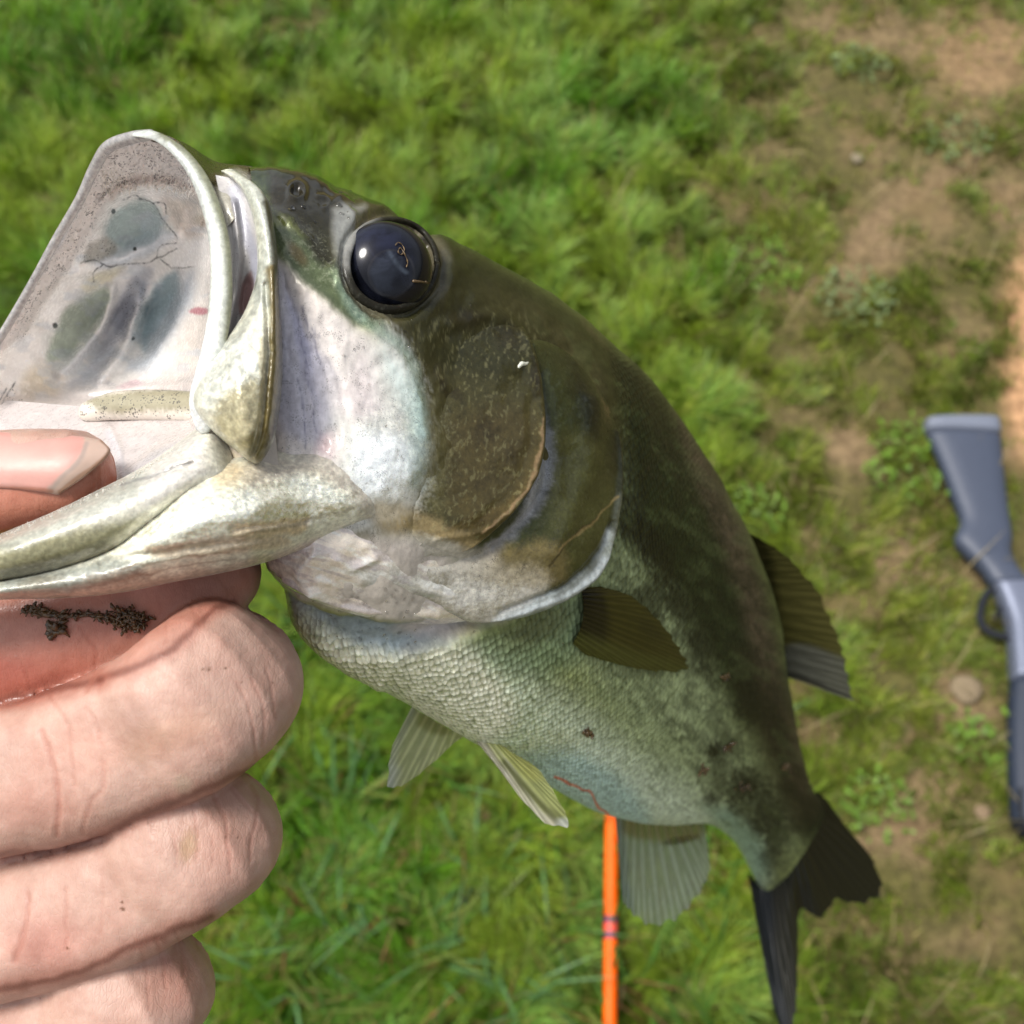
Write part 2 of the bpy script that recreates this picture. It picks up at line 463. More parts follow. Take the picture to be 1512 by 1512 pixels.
# ------------------------------------------------------------------ grass
def leaf_mat(name, rough=0.5, trans=0.35, attr=True, color=(0.1, 0.2, 0.03)):
    m, nt, b = new_mat(name)
    L = nt.links
    if attr: col = N(nt, 'ShaderNodeAttribute', attribute_name='Col').outputs['Color']
    else:
        q = nt.nodes.new('ShaderNodeRGB'); q.outputs[0].default_value = (*color, 1); col = q.outputs[0]
    tc = nt.nodes.new('ShaderNodeTexCoord')
    n = noise_(nt, tc.outputs['Object'], 90, 4, 0.6)
    c2 = mixc(nt, ramp_(nt, n, .3, .7), mixc(nt, 1, col, (.72, .74, .7), 'MULTIPLY'), mixc(nt, 1, col, (1.25, 1.22, 1.2), 'MULTIPLY'))
    L.new(c2, b.inputs['Base Color']); b.inputs['Roughness'].default_value = rough
    t = nt.nodes.new('ShaderNodeBsdfTranslucent'); L.new(mixc(nt, 1, c2, (1.2, 1.3, .6), 'MULTIPLY'), t.inputs[0])
    mx = nt.nodes.new('ShaderNodeMixShader'); mx.inputs[0].default_value = trans
    L.new(b.outputs[0], mx.inputs[1]); L.new(t.outputs[0], mx.inputs[2]); L.new(mx.outputs[0], nt.nodes['Material Output'].inputs[0])
    return m
GRASS = leaf_mat('grass_leaf')

def blades(base, h, w, az, lean, col, seg=3, tipdark=0.0):
    """many leaf blades: tapered, bending over; returns verts, quads, colours"""
    n = len(base); t = np.linspace(0, 1, seg + 1)
    d = np.stack([np.cos(az), np.sin(az), np.zeros(n)], 1); sd_ = np.stack([-np.sin(az), np.cos(az), np.zeros(n)], 1)
    ph = lean[:, None] * (0.25 + 0.75 * t[None])                      # angle from vertical grows along the blade
    ds = h[:, None] / seg
    rx = np.concatenate([np.zeros((n, 1)), np.cumsum(np.sin((ph[:, 1:] + ph[:, :-1]) / 2) * ds, 1)], 1)
    rz = np.concatenate([np.zeros((n, 1)), np.cumsum(np.cos((ph[:, 1:] + ph[:, :-1]) / 2) * ds, 1)], 1)
    ww = (w[:, None] / 2) * np.array([0.75, 1.0, 0.72, 0.06] if seg == 3 else np.interp(t, [0, .3, .7, 1], [.7, 1, .7, .05]))[None]
    tw = rng.uniform(-.8, .8, n)[:, None] * t[None]
    c = base[:, None] + d[:, None] * rx[..., None]; c[..., 2] += rz
    up = np.array([0, 0, 1.0])
    side = sd_[:, None] * np.cos(tw)[..., None] + up * np.sin(tw)[..., None]
    a, b = c - side * ww[..., None], c + side * ww[..., None]
    v = np.stack([a, b], 2).reshape(-1, 3)
    k = (seg + 1) * 2
    q = np.array([[2*i, 2*i+1, 2*i+3, 2*i+2] for i in range(seg)])
    f = (np.arange(n)[:, None, None] * k + q[None]).reshape(-1, 4)
    cc = np.repeat(col[:, None], k, 1)
    cc = cc * (1 + tipdark * (np.repeat(t, 2)[None, :, None] - .5))
    return v, f, cc.reshape(-1, 3)

NB = 560000
px = rng.uniform(-120, 1640, NB); py = rng.uniform(-160, 1640, NB)
base = G(px, py)
NO = 260000                                    # the same lawn carries on outside the picture
ox, oy = rng.uniform(-2.2, 2.4, NO), rng.uniform(-1.3, 3.2, NO)
ob_ = np.stack([ox, oy, np.zeros(NO)], -1); oxp, oyp, od_ = to_px(ob_)
kp = (od_ < .3) | (oxp < -120) | (oxp > 1640) | (oyp < -160) | (oyp > 1640)
ob_, oxp, oyp = ob_[kp], np.clip(np.where(od_[kp] < .3, 700, oxp[kp]), -3000, 3000), np.clip(np.where(od_[kp] < .3, 1700, oyp[kp]), -3000, 3000)
px = np.concatenate([px, oxp]); py = np.concatenate([py, oyp]); base = np.concatenate([base, ob_]); NB = len(px)
outer = np.arange(NB) >= NB - len(oxp)
dist = to_px(base)[2]
bare = bare_at(px, py)
gx0, gy0 = base[:, 0], base[:, 1]
tuft = fbm(gx0 * 16, gy0 * 16, 9.0)
side_ = smooth(950, 1250, px + (py - 700) * -0.12 + (fbm(px*.008, py*.008, 3) - .5) * 300)     # sparse, drier grass to the right
keep = rng.random(NB) < np.clip((1 - bare * (.80 + .25 * smooth(.4, .6, fbm(gx0 * 9, gy0 * 9, 2.)))) * (1 - side_ * (0.22 + 0.62 * smooth(.47, .60, 1 - tuft))), 0.0, 1)
px, py, base, dist, bare, tuft, side_, outer = [q[keep] for q in (px, py, base, dist, bare, tuft, side_, outer)]
n = len(px)
v1 = fbm(base[:, 0] * 5, base[:, 1] * 5, 4.0); v2 = fbm(base[:, 0] * 20, base[:, 1] * 20, 6.0); rr = rng.random(n)
gA, gB, gC, gD = srgb(144, 162, 56, .86), srgb(104, 148, 38, .84), srgb(152, 182, 104, .88), srgb(164, 162, 78, .8)
col = gA + (gB - gA) * smooth(.38, .62, v1)[:, None]
col = col + (gC - col) * (smooth(.5, .62, v2) * .55)[:, None]
olive = srgb(134, 136, 54, .75)
col = col + (olive - col) * (side_ * .65)[:, None]
col = col + (gD - col) * ((rr < .12) * .8)[:, None]
straw = srgb(186, 166, 112, .62)
isstraw = rng.random(n) < (.02 + .10 * side_ + .30 * bare + .10 * smooth(.56, .66, v1))
col[isstraw] = straw * rng.uniform(.6, 1.1, (isstraw.sum(), 1))
col *= rng.uniform(.75, 1.45, (n, 1)) * np.array([.84, .90, .84])
clump_ = fbm(base[:, 0] * 34, base[:, 1] * 34, 14.0)
hh = rng.uniform(.022, .064, n) * (1 - .5 * side_) * (1 - .4 * bare) * (.35 + 1.4 * smooth(.3, .7, .5 * tuft + .5 * clump_))
col = col * (.66 + .50 * smooth(.36, .60, clump_))[:, None]  # shade in the low gaps between tufts put into the blade colour
ww = rng.uniform(.0016, .0036, n) * np.where(outer, 1.6, 1)
az = fbm(base[:, 0] * 9, base[:, 1] * 9, 17.0) * 18 + rng.normal(0, .7, n); lean = rng.uniform(.45, 1.5, n)
base[:, 2] = -0.008
v, f, c = blades(base, hh, ww, az, lean, col)
g = obj('grass', v, f, GRASS, smooth_=False, attrs={'Col': c})
g['kind'] = 'stuff'; g['label'] = 'fine green lawn grass, dense at left and thin on bare soil at right'; g['category'] = 'grass'

# broad grey-green blades in the lower part of the lawn
ctr = [(700, 1300), (720, 1380), (640, 1420), (420, 1450), (380, 1500), (520, 1200), (560, 1330), (450, 1080), (600, 1490), (780, 1470), (500, 1400), (470, 960), (340, 1440), (820, 1250), (860, 1480)]
B, Hh, W, A, Ln, Cc = [], [], [], [], [], []
for x, y in ctr:
    for k in range(int(rng.integers(9, 16))):
        B.append(G(x + rng.normal(0, 14), y + rng.normal(0, 12))); Hh.append(rng.uniform(.07, .15)); W.append(rng.uniform(.004, .0075))
        A.append(rng.uniform(0, 6.28)); Ln.append(rng.uniform(.9, 1.7)); Cc.append((srgb(118, 166, 104, .6) if rng.random() < .6 else srgb(140, 160, 74, .6)) * rng.uniform(.6, 1.25))
for k in range(900):
    x, y = rng.uniform(280, 1100), rng.uniform(880, 1560)
    B.append(G(x, y)); Hh.append(rng.uniform(.05, .13)); W.append(rng.uniform(.0025, .005)); A.append(rng.uniform(0, 6.28)); Ln.append(rng.uniform(.7, 1.6))
    Cc.append((srgb(104, 156, 62, .58) if rng.random() < .7 else (srgb(160, 150, 84, .5) if rng.random() < .6 else srgb(176, 128, 84, .5))) * rng.uniform(.7, 1.2))
for k in range(260):
    x, y = rng.uniform(900, 1560), rng.uniform(-100, 1560)
    B.append(G(x, y)); Hh.append(rng.uniform(.05, .12)); W.append(rng.uniform(.0015, .003)); A.append(rng.uniform(0, 6.28)); Ln.append(rng.uniform(1.2, 1.7))
    Cc.append(srgb(190, 172, 124, .6) * rng.uniform(.7, 1.1))
v, f, c = blades(np.array(B), np.array(Hh), np.array(W), np.array(A), np.array(Ln), np.array(Cc), seg=6)
g = obj('coarse_grass', v, f, GRASS, attrs={'Col': c})
g['kind'] = 'stuff'; g['label'] = 'coarse longer grass blades lying across the lawn'; g['category'] = 'grass'

# low broadleaf weeds (clover-like): small oval leaves in rosettes
def rosette(name, x, y, rad, nl, col, label, group=None):
    c0 = G(x, y); V, F, C, o = [], [], [], 0
    for k in range(nl):
        a = rng.uniform(0, 6.28); r = rad * math.sqrt(rng.random()); L_ = rng.uniform(.006, .013); wd = L_ * .62
        p0 = np.array([r * math.cos(a), r * math.sin(a), rng.uniform(.006, .034)]); aa = rng.uniform(0, 6.28)
        u = np.array([math.cos(aa), math.sin(aa), rng.uniform(-.3, .5)]); s_ = np.array([-math.sin(aa), math.cos(aa), rng.uniform(-.2, .2)])
        q = [p0, p0 + u*L_*.35 + s_*wd*.5, p0 + u*L_*.75 + s_*wd*.42, p0 + u*L_, p0 + u*L_*.75 - s_*wd*.42, p0 + u*L_*.35 - s_*wd*.5, p0 + u*L_*.5 - [0, 0, L_*.08]]
        V += q; F += [(o+6, o+i, o+(i+1) % 6) for i in range(6)]; C += [col * rng.uniform(.75, 1.25)] * 7; o += 7
    me = obj(name, np.array(V) + c0, F, GRASS, None, attrs={'Col': np.array(C)})
    me.data.transform(Matrix.Translation(-Vector(c0))); me.location = c0
    me['label'] = label; me['category'] = 'weed'
    if group: me['group'] = group
    return me
gw = srgb(132, 172, 60, .66); gb = srgb(146, 168, 112, .62)
W_ = 'low weeds growing among the grass'
rosette('weed_clump', 1345, 690, 0.074, 165, gw, 'bright green leafy weed clump beside the gun stock', W_)
rosette('weed_clump', 1105, 765, 0.053, 105, gw, 'bright green leafy weed beside the bass back above the dorsal fin', W_)
rosette('weed_clump', 1260, 445, 0.063, 120, gb, 'pale bluish weed patch up and left of the gun butt', W_)
rosette('weed_clump', 1265, 105, 0.053, 90, gb, 'pale bluish weed near the top edge amid brown soil', W_)
rosette('weed_clump', 1290, 1195, 0.047, 90, gw, 'small green weed at the edge of the bare patch above the tail fin', W_)
rosette('weed_clump', 1440, 1090, 0.042, 67, gw, 'small green weed left of the gun fore-end', W_)
rosette('weed_clump', 1115, 400, 0.074, 120, gw, 'yellow-green weed patch right of the bass back near the upper lawn', W_)
rosette('weed_clump', 1410, 215, 0.063, 90, gb, 'pale weed patch on bare soil in the upper right', W_)
# dry leaves and small stones on the bare soil
for (x, y, s_, colr, lb) in [(1425, 1020, .019, srgb(176, 156, 124, .5), 'pale tan stone lying left of the gun receiver'), (1265, 235, .010, srgb(176, 162, 134, .5), 'pale stone in the grass of the upper right'),
                       (1450, 1200, .009, srgb(176, 150, 118, .5), 'small tan stone low beside the gun fore-end')]:
    bm2 = bmesh.new(); bmesh.ops.create_icosphere(bm2, subdivisions=3, radius=s_)
    for vv in bm2.verts:
        k = 1 + (float(fbm(vv.co.x / s_ * 1.1 + 5, vv.co.y / s_ * 1.1, vv.co.z / s_)) - .5) * .7
        vv.co = Vector((vv.co.x * k * 1.2, vv.co.y * k, vv.co.z * k * .55))
    me = bpy.data.meshes.new('stone'); bm2.to_mesh(me); bm2.free(); me.polygons.foreach_set('use_smooth', np.ones(len(me.polygons), bool))
    m, nt, b = new_mat('stone'); tcx = nt.nodes.new('ShaderNodeTexCoord'); nz = noise_(nt, tcx.outputs['Object'], 120, 5, .6)
    nt.links.new(mixc(nt, nz, tuple(colr * .7), tuple(colr * 1.2)), b.inputs['Base Color']); b.inputs['Roughness'].default_value = .9; me.materials.append(m)
    o = bpy.data.objects.new('stone', me); SC.collection.objects.link(o); o.location = G(x, y) + [0, 0, s_ * .2]; o['label'] = lb; o['category'] = 'stone'; o['group'] = 'stones on the bare soil'
# yellow flowers
def flower(x, y, lb):
    c0 = G(x, y, .035); V, F = [], []
    for k in range(5):
        a = k * 1.257; u = np.array([math.cos(a), math.sin(a), .15]); s_ = np.array([-math.sin(a), math.cos(a), 0]); o = len(V)
        V += [np.zeros(3), u*.004 + s_*.0025, u*.0068 + s_*.0012, u*.0068 - s_*.0012, u*.004 - s_*.0025]; F.append((o, o+1, o+2, o+3, o+4))
    t = thing('flower', lb, 'flower', G(x, y), 'tiny yellow flowers in the lawn')
    fm, nt, b = new_mat('petal'); b.inputs['Base Color'].default_value = (.75, .5, .03, 1)
    obj('petals', np.array(V) + c0, F, fm, t)
    v, f = tube(np.array([G(x, y), c0 * .5 + G(x, y) * .5 + [.002, 0, 0], c0]), .0006, 6); obj('stem', v, f, leaf_mat('stem_green', attr=False), t)
flower(394, 1442, 'tiny orange-yellow flower in the grass beside the little finger'); flower(380, 1424, 'tiny pale yellow flower just above the orange-yellow one'); flower(505, 1335, 'tiny yellow flower in grass right of the ring finger')

# ================================================================== GUN
def plastic(name, col, rough=.45, metal=0.0, nb=200, bd=.0003):
    m, nt, b = new_mat(name); tcx = nt.nodes.new('ShaderNodeTexCoord'); nz = noise_(nt, tcx.outputs['Object'], nb, 5, .6)
    nt.links.new(mixc(nt, nz, tuple(np.array(col) * .8), tuple(np.array(col) * 1.2)), b.inputs['Base Color'])
    nt.links.new(math_(nt, 'ADD', math_(nt, 'MULTIPLY', nz, .25), rough - .12), b.inputs['Roughness']); b.inputs['Metallic'].default_value = metal
    bp = nt.nodes.new('ShaderNodeBump'); bp.inputs['Distance'].default_value = bd; nt.links.new(nz, bp.inputs['Height']); nt.links.new(bp.outputs[0], b.inputs['Normal'])
    return m
def slab(name, Lp, Rp, zc, hh, mat, parent, n=60, pw=3.0, hend=None):
    """rounded solid lying on the ground between two measured edge curves"""
    L_ = cr(Lp, n); R_ = cr(Rp, n); a = G(L_[:, 0], L_[:, 1], zc); b = G(R_[:, 0], R_[:, 1], zc)
    th = np.linspace(0, 2*np.pi, 28, endpoint=False)
    cx = np.sign(np.cos(th)) * np.abs(np.cos(th)) ** (2/pw); sx = np.sign(np.sin(th)) * np.abs(np.sin(th)) ** (2/pw)
    h_ = np.linspace(hh, hend or hh, n)
    e = np.concatenate([[.0, .55, .85], np.ones(n - 6), [.85, .55, .0]]); e = np.interp(np.linspace(0, 1, n), np.concatenate([[0, .006, .014], np.linspace(.025, .975, n-6), [.986, .994, 1]]), e)
    m = (a + b) / 2; d = (b - a) / 2
    v = m[:, None] + d[:, None] * (cx[None, :, None] * (.9 + .1 * e[:, None, None])) + np.array([0, 0, 1.0]) * (sx[None] * h_[:, None] * e[:, None])[..., None]
    f = gfaces(n, 28, True)
    return obj(name, v, f, mat, parent)
gun = thing('shotgun', 'dark grey-blue long gun with a synthetic stock lying on the ground at right', 'gun', G(1440, 800))
gm = plastic('gun_stock_polymer', (.05, .062, .095), .5); gmet = plastic('gun_receiver_metal', (.15, .17, .235), .45, .3); gdk = plastic('gun_dark', (.006, .008, .014), .85); gpad = plastic('gun_pad', (.15, .17, .22), .6)
slab('butt_pad', [(1365, 622), (1366, 637)], [(1473, 621), (1476, 642)], .030, .019, gpad, gun, 24, 4)
slab('stock', [(1366, 637), (1385, 680), (1404, 730), (1417, 772), (1409, 797), (1424, 818), (1446, 840), (1464, 866)],
     [(1476, 641), (1481, 700), (1488, 760), (1493, 795), (1491, 815), (1499, 836), (1510, 852), (1522, 866)], .030, .018, gm, gun, 80, 2.8)
slab('receiver', [(1464, 862), (1476, 890), (1486, 920), (1490, 960), (1493, 1005)], [(1524, 862), (1548, 890), (1560, 920), (1563, 960), (1564, 1005)], .032, .021, gmet, gun, 50, 4)
slab('fore_end', [(1492, 1003), (1489, 1050), (1488, 1110), (1490, 1165), (1494, 1212)], [(1564, 1003), (1562, 1050), (1560, 1110), (1558, 1165), (1552, 1236)], .030, .019, plastic('gun_foreend', (.014, .022, .042), .6), gun, 60, 2.6)
slab('fore_end_cap', [(1492, 1165), (1496, 1212), (1512, 1234)], [(1510, 1165), (1514, 1212), (1526, 1234)], .028, .0185, gdk, gun, 30, 2.4)
bl = cr([(1540, 1150, .045), (1560, 1450, .040), (1580, 1900, .03)], 20)
v, f = tube(np.array([G(a, b, c) for a, b, c in bl]), .0105, 20); obj('barrel', v, f, gdk, gun)
tg = cr([(1470, 868), (1456, 878), (1448, 900), (1448, 918), (1460, 932), (1490, 942)], 30)
v, f = tube(np.array([G(a, b, .032) for a, b in tg]), .0052, 12, .004); obj('trigger_guard', v, f, gdk, gun)
tg = cr([(1484, 895), (1474, 902), (1468, 914)], 10)
v, f = tube(np.array([G(a, b, .032) for a, b in tg]), .0028, 10); obj('trigger', v, f, gdk, gun)

# ================================================================== ORANGE ROD
rod = thing('fishing_rod', 'bright orange rod with two dark bands lying on the grass under the bass', 'fishing rod', G(900, 1512))
om, nt, b = new_mat('orange_paint'); tcx = nt.nodes.new('ShaderNodeTexCoord'); nz = noise_(nt, tcx.outputs['Object'], 60, 4, .6)
nt.links.new(mixc(nt, nz, (.90, .10, .0), (.95, .14, .001)), b.inputs['Base Color']); b.inputs['Roughness'].default_value = .45; b.inputs['Specular IOR Level'].default_value = .25
def seg(x0, y0, x1, y1, r, mat, name):
    a, c_ = G(x0, y0, .05), G(x1, y1, .05); t = np.linspace(0, 1, 12)[:, None]
    v, f = tube(a * (1 - t) + c_ * t, r, 24); return obj(name, v, f, mat, rod)
rx_ = lambda y: 903 - (y - 1200) * .008
seg(rx_(1040), 1040, rx_(1600), 1600, .0078, om, 'shaft')
bandm = plastic('rod_band', (.10, .02, .09), .4); pinkm = plastic('rod_wrap', (.8, .07, .045), .35)
seg(rx_(1357), 1357, rx_(1360), 1360, .0084, bandm, 'band'); seg(rx_(1379), 1379, rx_(1382), 1382, .0084, bandm, 'band'); seg(rx_(1364), 1364, rx_(1375), 1375, .0082, pinkm, 'wrap')

# ================================================================== FISH
fish = thing('largemouth_bass', 'green-backed largemouth bass with gaping pale mouth held up by its lower jaw', 'fish', P(700, 700, .19))
OLIVE, DOLIVE, BROWN = srgb(84, 88, 44, .8), srgb(44, 48, 26, .8), srgb(104, 86, 48, .8)
PEARL, WHITE, LILAC, AQUA = srgb(214, 216, 200, .95), srgb(228, 222, 214, .95), srgb(182, 184, 208, .95), srgb(160, 190, 180, .95)
PALEG, YELG, PINK, BACK = srgb(180, 192, 156, .9), srgb(150, 158, 92, .85), srgb(222, 190, 184, .95), srgb(38, 42, 18, .8)

def cheek_strokes(w):
    f = w.poly([(600, 440), (760, 440), (900, 560), (900, 700), (760, 800), (640, 840), (520, 800), (500, 600), (540, 520)], 26)
    c0 = w.c.copy()
    w.c[:] = srgb(82, 78, 46, .72)
    w.put(w.poly([(560, 440), (700, 430), (820, 500), (780, 560), (640, 540)], 26, 10), srgb(58, 58, 30, .65), .85)
    w.put(w.poly([(650, 620), (740, 600), (790, 640), (770, 720), (700, 780), (640, 740)], 26, 14), srgb(92, 80, 46, .72), .7)
    w.put(w.poly([(735, 740), (775, 680), (790, 600), (797, 660), (785, 705), (745, 765), (690, 802), (600, 800), (640, 780)], 6, 6), srgb(104, 86, 48, .72), .45)
    w.put(w.line([(785, 620), (775, 690), (745, 745), (700, 782)], 2.2, .7), srgb(168, 140, 104, .8), .6)
    w.put(w.poly([(440, 440), (560, 480), (605, 530), (628, 600), (630, 700), (600, 760), (520, 780), (440, 740), (430, 560)], 16, 26), srgb(224, 224, 216, 1.05), .95)
    w.put(w.poly([(600, 560), (640, 600), (655, 690), (630, 750), (600, 700)], 16, 26), srgb(128, 124, 84, .8), .6)
    w.put(w.line([(500, 440), (560, 490), (598, 525), (618, 580), (618, 640)], 9, .9), srgb(158, 184, 168, .9), .6)
    w.put(w.poly([(545, 735), (600, 745), (640, 770), (700, 800), (660, 822), (590, 800), (545, 765)], 10, 10), srgb(172, 152, 108, .85), .7)
    w.put(w.blob(640, 805, 40, 14, 20, .6, .6), srgb(206, 206, 190, .95), .55)
    for (a, b_, r1, r2, an, k) in [(652, 560, 9, 24, -20, .6), (668, 585, 8, 16, -30, .5), (708, 640, 20, 20, 0, .5), (745, 670, 12, 18, 0, .4), (690, 470, 30, 16, 10, .5), (745, 500, 20, 24, 0, .45), (782, 560, 12, 34, 0, .6), (700, 715, 14, 10, 0, .3)]:
        w.put(w.blob(a, b_, r1, r2, an, .8, .8), srgb(44, 34, 22, .7), k)
    w.put(w.blob(635, 818, 100, 24, 15, .6), srgb(204, 198, 184, .95), .95)
    # fine pale flecks running with the scales
    fl = smooth(.62, .74, fbm((w.x * .8 + w.y * .25) * .34, (w.y - w.x * .25) * .12, 5, 3))
    w.put(fl * (.32 * w.poly([(600, 470), (780, 460), (860, 560), (800, 760), (640, 800), (600, 700)], 30)), srgb(150, 146, 104, .85), 1)
    wh = smooth(.35, .6, w.c.mean(1))
    w.c *= (1 + (fbm(w.x * .12, w.y * .12, 3) - .5) * (.6 - .5 * wh))[:, None]
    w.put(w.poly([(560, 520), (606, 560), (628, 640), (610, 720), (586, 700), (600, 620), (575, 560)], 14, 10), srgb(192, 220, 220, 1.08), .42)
    w.put(w.poly([(530, 640), (590, 650), (590, 720), (550, 735), (520, 700)], 18, 10), srgb(244, 250, 250, 1.2), .9)  # bright gloss highlight painted on the cheek
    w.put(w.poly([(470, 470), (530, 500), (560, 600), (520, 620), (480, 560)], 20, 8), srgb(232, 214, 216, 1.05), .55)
    w.c = c0 * (1 - f[:, None]) + w.c * f[:, None]
    return w
# stations: ventral x,y,d  dorsal x,y,d  half width (m)
ST = [((376, 812, .1580), (366, 247, .1565), .0140),
      ((402, 843, .1595), (408, 247, .1585), .0190),
      ((440, 925, .164), (490, 272, .164), .0225),
      ((500, 980, .170), (600, 328, .172), .0235),
      ((580, 1026, .180), (700, 376, .184), .0240),
      ((680, 1086, .193), (800, 437, .199), .0240),
      ((760, 1127, .208), (885, 503, .216), .0235),
      ((830, 1172, .226), (955, 577, .236), .0225),
      ((898, 1203, .247), (1020, 668, .258), .0210),
      ((968, 1215, .271), (1078, 768, .282), .0190),
      ((1030, 1214, .297), (1117, 868, .306), .0165),
      ((1066, 1226, .322), (1142, 980, .329), .0135),
      ((1094, 1254, .345), (1166, 1075, .349), .0105),
      ((1112, 1290, .366), (1190, 1150, .368), .0080),
      ((1128, 1322, .384), (1216, 1190, .386), .0050)]
SA = np.array([[*a, *b, w] for a, b, w in ST])
NS, NT = 760, 440
S_ = cr(SA, NS)
Vp, Dp = P(S_[:, 0], S_[:, 1], S_[:, 2]), P(S_[:, 3], S_[:, 4], S_[:, 5])
C_ = (Vp + Dp) / 2
T_ = np.gradient(C_, axis=0); T_ /= np.linalg.norm(T_, axis=1)[:, None]
for _ in range(60): T_[1:-1] = (T_[:-2] + T_[1:-1] + T_[2:]) / 3
dv = Dp - Vp; H_ = np.linalg.norm(dv, axis=1)
# the near flank turns from facing us at the head to facing down right at the tail
PHI = np.radians(cr(np.array([4, 3, 7, 14, 24, 32, 38, 43, 46, 48, 50, 50, 48, 46, 44], float)[:, None], NS)[:, 0])
vb = CAM - C_; vb /= np.linalg.norm(vb, axis=1)[:, None]
e_r = np.cross(vb, dv); e_r /= np.linalg.norm(e_r, axis=1)[:, None]
e_r *= np.sign(e_r[:, 0])[:, None]
Nn = vb * np.cos(PHI)[:, None] + e_r * np.sin(PHI)[:, None]
th = np.linspace(0, 2*np.pi, NT, endpoint=False)
cs, sn = np.cos(th), np.sin(th)
sx = np.sign(sn) * np.abs(sn) ** 0.92
body = C_[:, None] + dv[:, None] / 2 * cs[None, :, None] + Nn[:, None] * (S_[:, 6][:, None] * sx[None])[..., None]
arc = np.concatenate([[0], np.cumsum(np.linalg.norm(np.diff(C_, axis=0), axis=1))]) * 1000
bx, by, bd = to_px(body)
# far flank takes the markings of the near one
mi = (NT - np.arange(NT)) % NT
nearside = sn >= -1e-9
px_ = np.where(nearside[None], bx, bx[:, mi]); py_ = np.where(nearside[None], by, by[:, mi])
nrm = np.cross(np.gradient(body, axis=0), np.gradient(body, axis=1)); nrm /= np.linalg.norm(nrm, axis=2)[..., None] + 1e-12
nrm *= np.sign(np.sum(nrm * (body - C_[:, None]), 2))[..., None]
q = Paint(px_, py_, YELG, warp=5)
uvs = np.stack([np.repeat(arc[:, None], NT, 1), (th[None] - np.pi) * (H_[:, None] * 1000) * .42], -1).reshape(-1, 2)
# ---- relief (metres, along the normal)
h = np.zeros(NS * NT)
def ridge(pts, w, k): 
    global h
    h = h + k * np.exp(-(q.dline(pts) / w) ** 2)
head = q.poly([(300, 230), (500, 250), (700, 360), (860, 480), (905, 640), (890, 780), (740, 910), (560, 900), (380, 850), (300, 700)], 20)
h += .0011 * q.blob(578, 392, 100, 88, 30, .45)                               # brow and socket swelling
h -= .0012 * np.exp(-((np.hypot(q.x - 578, (q.y - 391)) - 76) / 7) ** 2)         # groove round the eye
ridge([(500, 300), (520, 330), (500, 380), (505, 430), (540, 470)], 10, .0006)
ridge([(650, 480), (740, 470), (785, 520)], 10, .0004)
ridge([(420, 400), (455, 430), (500, 470), (560, 510), (610, 570), (620, 640)], 14, .0006)   # suborbital edge
for a in ((440, 430, 480, 660), (455, 440, 500, 650), (475, 470, 520, 650), (430, 440, 455, 620)):
    ridge([(a[0], a[1]), ((a[0]+a[2])/2 + 4, (a[1]+a[3])/2), (a[2], a[3])], 7, -.0003)
h -= .0010 * q.poly([(415, 400), (450, 450), (490, 560), (500, 650), (440, 680), (410, 660), (408, 500)], 18)  # hollow behind the maxilla
h += .0010 * q.blob(570, 680, 80, 60, -20, .7)
h -= .0022 * q.poly([(398, 850), (450, 905), (600, 925), (720, 915), (640, 950), (560, 968), (490, 955), (440, 910)], 14)  # isthmus hollow
h += (fbm(q.x * .03, q.y * .03, 4) - .5) * .0006 * head
ridge([(398, 838), (440, 925), (500, 978), (560, 1010)], 10, .0008)
h += .0003 * np.exp(-((np.hypot(q.x - 437, q.y - 283) - 13) / 4) ** 2) - .0006 * q.blob(437, 283, 9, 7, 30)   # nostril
ridge([(470, 290), (484, 293), (488, 303), (480, 308)], 3, .0003)
ridge([(340, 250), (400, 252), (450, 262), (520, 300)], 6, .0003); ridge([(420, 320), (450, 350), (470, 380)], 8, .0003)
# muscle folds and broad unevenness of the flank
h += (fbm(q.x * .012, q.y * .012, 7) - .5) * .0012
body2 = body + nrm * h.reshape(NS, NT)[..., None]
pit = np.where(np.tile(nearside, NS), .0062 * (1 - smooth(58, 70, np.hypot(q.x - 578, q.y - 391))), 0)
body3 = body2 - nrm * pit.reshape(NS, NT)[..., None]
# ---- pigment
back = q.poly([(330, 230), (420, 235), (560, 290), (700, 360), (880, 480), (1010, 620), (1120, 820), (1170, 1040), (1240, 1170), (1240, 1240), (1185, 1240), (1140, 1130), (1060, 1020),
               (1000, 900), (930, 780), (905, 640), (830, 560), (740, 480), (640, 440), (540, 340), (420, 330), (350, 270)], 34, 10)
q.put(q.poly([(880, 620), (960, 700), (1040, 900), (1110, 1090), (1180, 1240), (1100, 1290), (1000, 1200), (860, 1010), (840, 880)], 55, 10), srgb(172, 186, 140, 1.08), .95)
q.put(q.poly([(560, 1000), (700, 960), (800, 1010), (930, 1110), (1040, 1190), (1120, 1300), (1010, 1230), (880, 1220), (700, 1110), (600, 1050)], 40, 10), srgb(220, 234, 208, 1.15), .95)
q.put(q.poly([(400, 860), (520, 950), (640, 940), (720, 980), (760, 1060), (700, 1100), (560, 1030), (470, 960)], 22, 12), srgb(240, 242, 222, 1.2), .95)
q.put(q.poly([(760, 1110), (850, 1110), (930, 1160), (960, 1215), (880, 1212), (800, 1170)], 18), srgb(188, 216, 208, 1), .95)
q.put(q.poly([(1040, 1190), (1080, 1195), (1120, 1230), (1135, 1290), (1110, 1310), (1080, 1250)], 16), srgb(160, 192, 170, .95), .8)
q.put(back, srgb(46, 60, 30, .62), 1)
q.put(q.poly([(350, 236), (430, 236), (560, 292), (700, 362), (870, 480), (1000, 610), (1070, 720), (1000, 660), (860, 520), (700, 410), (600, 350), (500, 300), (420, 270)], 22), BACK, .85)
